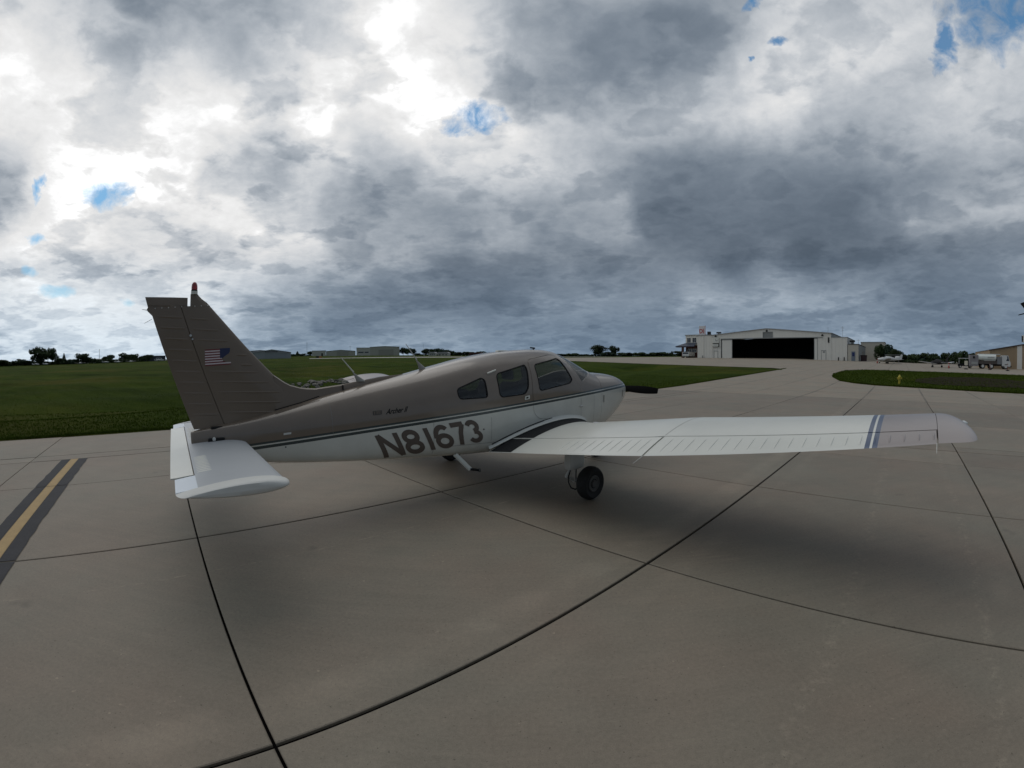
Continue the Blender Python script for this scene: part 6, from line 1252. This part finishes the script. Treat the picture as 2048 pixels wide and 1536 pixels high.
CR = {'round': [crown_mesh(i, 15, 1900, .040, M_leaf[i % 3]) for i in range(4)], 'open': [crown_mesh(21, 12, 1300, .040, M_leaf[1]), crown_mesh(22, 13, 1300, .040, M_leaf[0])], 'bush': [crown_mesh(30 + i, 9, 1100, .055, M_leaf[i % 3], 'bush') for i in range(3)], 'cone': [crown_mesh(40, 9, 1100, .045, M_leaf[0], 'cone')]}
TR = trunk_mesh(.5); TB = trunk_mesh(.28); cnt = [0]
def tree(kind, x, y, w, hh, label, group=None, cat='tree'):
    z = float(T(x, y)) - .25; t_ = thing('bush' if kind == 'bush' else ('conifer_tree' if kind == 'cone' else 'broadleaf_tree'), label, 'bush' if kind == 'bush' else cat, (x, y, z), random.uniform(0, 6.3), group); hh += .3
    cm = CR[kind][cnt[0] % len(CR[kind])]; cnt[0] += 1; c_ = obj('crown', cm, t_); k = 1.0 / .80 if kind != 'cone' else 1.4; c_.scale = (w * k, w * k, hh / .97 if kind != 'bush' else hh / .82); o = obj('trunk', TB if kind == 'bush' else TR, t_); o.scale = (hh * .8, hh * .8, hh)
    return t_
GL, GC, GR_, GM = 'low trees along the left skyline', 'trees behind the far hangars', 'trees along the right skyline', 'hedge trees between the airplane nose and the hangar'
for kind, x, y, w, hh, lb, g in [
 ('bush', -261.5, 147, 10, 3.6, 'dark low tree in the left skyline row', GL), ('bush', -258, 153, 6, 2.6, 'dark low tree in the left skyline row', GL), ('round', -255.8, 156.7, 6, 3.8, 'dark low tree in the left skyline row', GL), ('bush', -253.6, 160.2, 6, 2.8, 'dark low tree in the left skyline row', GL),
 ('round', -249.4, 166.8, 13.5, 9.3, 'largest tree on the left skyline, broad and nearly black', None), ('round', -246.2, 171.5, 6, 9.9, 'tall narrow crown rising at the right of the largest left tree', None), ('bush', -243.6, 174, 6.5, 3.7, 'dark low tree in the left skyline row', GL), ('cone', -242.3, 176.9, 3.6, 6.0, 'pointed tree between the two bigger trees on the left skyline', None), ('bush', -239.7, 180.4, 7.5, 3.2, 'dark low tree in the left skyline row', GL),
 ('round', -235.6, 185.7, 9, 6.3, 'rounded tree standing just left of the white shed', None), ('open', -242.8, 208.5, 5, 4.1, 'thin crowned tree behind the right end of the white shed', None), ('round', -240.4, 211.2, 5.2, 5.3, 'compact dark tree just right of the white shed', None),
 ('round', -241.3, 224.2, 7.5, 5.7, 'wide dark tree group left part near the fin', 'dark trees just left of the fin'), ('round', -238.2, 228.6, 7, 5.5, 'wide dark tree group left part near the fin', 'dark trees just left of the fin'), ('bush', -235.2, 231.4, 5, 4.1, 'dark shrub between the trees just left of the fin', None), ('round', -231.4, 235.3, 7.5, 4.7, 'dark tree in front of the dark shed just left of the fin', None),
 ('bush', -197.3, 382.1, 5, 2.4, 'low bush right of the grey gabled hangar', None), ('cone', -194.2, 383.6, 5, 4.6, 'pointed tree in the gap right of the grey gabled hangar', None), ('bush', -190.5, 385.1, 7, 2.6, 'wide low bush in the gap between the far hangars', None), ('round', -184.0, 390.0, 6, 4.8, 'dark tree touching the left end of the beige hangar row', None),
 ('round', -133.3, 543.9, 9.5, 9.6, 'dark tall tree row right of the tall square hangar', GC), ('round', -127.5, 545.7, 9.5, 9.8, 'dark tall tree row right of the tall square hangar', GC), ('round', -121.6, 547.1, 8.5, 8.8, 'dark tall tree row right of the tall square hangar', GC), ('bush', -113, 540, 9, 3.4, 'low bush by the pale house in the far centre', None),
 ('round', -98.4, 510.6, 9.5, 8.0, 'green tree in the central far clump', 'central clump of far trees'), ('round', -91.1, 512, 10, 8.6, 'green tree in the central far clump', 'central clump of far trees'), ('round', -82.6, 513.4, 11, 8.8, 'green tree in the central far clump', 'central clump of far trees'), ('round', -74.5, 514.5, 8.5, 7.5, 'green tree in the central far clump', 'central clump of far trees'), ('bush', -69, 515.2, 5.5, 6.2, 'green tree in the central far clump', 'central clump of far trees'),
 ('bush', -67.2, 556, 14, 5.2, 'dark hedge tree behind the reddish house', 'hedge behind the reddish house'), ('bush', -54.9, 557.3, 14, 5.3, 'dark hedge tree behind the reddish house', 'hedge behind the reddish house'), ('bush', -43, 558.2, 14, 5.5, 'dark hedge tree behind the reddish house', 'hedge behind the reddish house'), ('bush', -31.7, 559.1, 16, 5.0, 'dark hedge tree behind the reddish house', 'hedge behind the reddish house'), ('bush', -17, 560, 16, 4.6, 'dark hedge tree behind the reddish house', 'hedge behind the reddish house'), ('bush', 0, 560, 20, 4.3, 'dark hedge tree behind the reddish house', 'hedge behind the reddish house'), ('bush', 18, 558, 20, 4.0, 'dark hedge tree behind the reddish house', 'hedge behind the reddish house'),
 ('bush', 52, 477.5, 14, 3.0, 'low dark shrub on the skyline above the cowling', 'low shrubs above the cowling'), ('bush', 65.5, 475.5, 12, 3.8, 'low dark shrub on the skyline above the cowling', 'low shrubs above the cowling'), ('bush', 77.3, 473.7, 16, 2.9, 'low dark shrub on the skyline above the cowling', 'low shrubs above the cowling'),
 ('open', 87.5, 448.5, 17, 11.8, 'larger airy tree of the pair left of the hangar', None), ('round', 102.7, 445.3, 10.5, 10.6, 'smaller tree of the pair left of the hangar', None), ('bush', 94.5, 431, 13, 5.2, 'dark scrub filling the gap under the pair of trees', None), ('bush', 108.9, 426.3, 14, 3.9, 'flat topped scrub right of the pair of trees', None),
 ('bush', 117, 402.8, 9.5, 3.9, 'rounded dark shrub in the row left of the hangar', GM), ('bush', 123, 402, 9, 3.8, 'rounded dark shrub in the row left of the hangar', GM), ('bush', 130.8, 399.5, 10.5, 3.8, 'rounded dark shrub in the row left of the hangar', GM), ('bush', 138.6, 396.8, 9.5, 4.0, 'rounded dark shrub in the row left of the hangar', GM), ('cone', 145, 394.5, 5, 4.6, 'small pointed tree nearest the blue awning', None), ('bush', 147.2, 373.1, 13, 4.8, 'dark shrub close to the blue awning', None),
 ('round', 106.2, 106, 3.1, 5.3, 'left half of the tall tree right of the low office extension', None), ('round', 107.8, 104.5, 3.5, 5.2, 'right half of the tall tree right of the low office extension', None), ('bush', 105.6, 100.4, 3.4, 3.8, 'bushy tree stepping down right of the tall tree', None), ('bush', 107.3, 99.7, 2.4, 2.9, 'low bush in the right skyline row', GR_), ('open', 109.8, 102.2, 2.4, 3.4, 'slender tree between the tall tree and the long hedge', None), ('bush', 110.3, 100.7, 2.6, 2.4, 'low bush in the right skyline row', GR_), ('bush', 112.8, 98.8, 3.2, 2.6, 'low bush in the right skyline row', GR_), ('bush', 113.9, 97.2, 3.0, 3.0, 'low bush in the right skyline row', GR_), ('bush', 115.6, 95.6, 3.6, 3.1, 'low bush in the right skyline row', GR_), ('bush', 116.9, 93.9, 2.6, 2.7, 'low bush in the right skyline row', GR_), ('bush', 118, 92.6, 2.6, 2.7, 'low bush in the right skyline row', GR_), ('bush', 119.4, 90.8, 3.7, 3.2, 'low bush in the right skyline row', GR_), ('bush', 121.1, 88.5, 3.6, 3.7, 'low bush in the right skyline row', GR_), ('bush', 122.5, 86.6, 3.4, 3.4, 'low bush in the right skyline row', GR_), ('bush', 124.1, 84.3, 3.5, 3.4, 'low bush in the right skyline row', GR_), ('bush', 125.5, 82.1, 3.7, 3.5, 'low bush in the right skyline row', GR_), ('bush', 127, 79, 4.5, 3.2, 'low bush in the right skyline row', GR_)]:
    tree(kind, x, y, w, hh, lb, g)
def hedge(name, pts, hh, dep, n, leaf):
    r = np.random.default_rng(5); P = np.array(pts, float); L_ = np.r_[0, np.cumsum(np.hypot(*np.diff(P, axis=0).T))]; s_ = r.uniform(0, L_[-1], n); x = np.interp(s_, L_, P[:, 0]) + r.normal(0, dep, n); y = np.interp(s_, L_, P[:, 1]) + r.normal(0, dep, n)
    prof = hh * (.55 + .45 * np.abs(np.sin(s_ * .23) * np.cos(s_ * .071 + 1))); z = T(x, y) - .3 + prof * np.sqrt(r.uniform(0, 1, n)); c_ = np.stack([x, y, z], 1); d = r.normal(0, 1, (n, 3)); d /= np.linalg.norm(d, axis=1)[:, None]; e = np.cross(d, r.normal(0, 1, (n, 3))); e /= np.linalg.norm(e, axis=1)[:, None]
    s2 = leaf * r.uniform(.6, 1.3, n)[:, None]; v = np.stack([c_ - d * s2, c_ + e * s2 * .8, c_ + d * s2, c_ - e * s2 * .8], 1).reshape(-1, 3); obj(name, mesh_of(name, v, np.arange(4 * n).reshape(-1, 4), [M_leaf[0]]), kind='stuff')
hedge('far_hedgerow', [(-275, 128), (-256, 156), (-238, 184), (-236, 205), (-232, 232)], 3.1, 2.0, 8000, .5)
hedge('far_hedgerow', [(-200, 378), (-186, 388)], 2.0, 2.0, 500, .6)
hedge('far_hedgerow', [(-118, 545), (-70, 552), (0, 556), (60, 480), (112, 425), (148, 390), (152, 366)], 2.6, 2.5, 6000, .7)
hedge('far_hedgerow', [(105.5, 104), (115, 95), (128, 77)], 1.9, .6, 2600, .28)
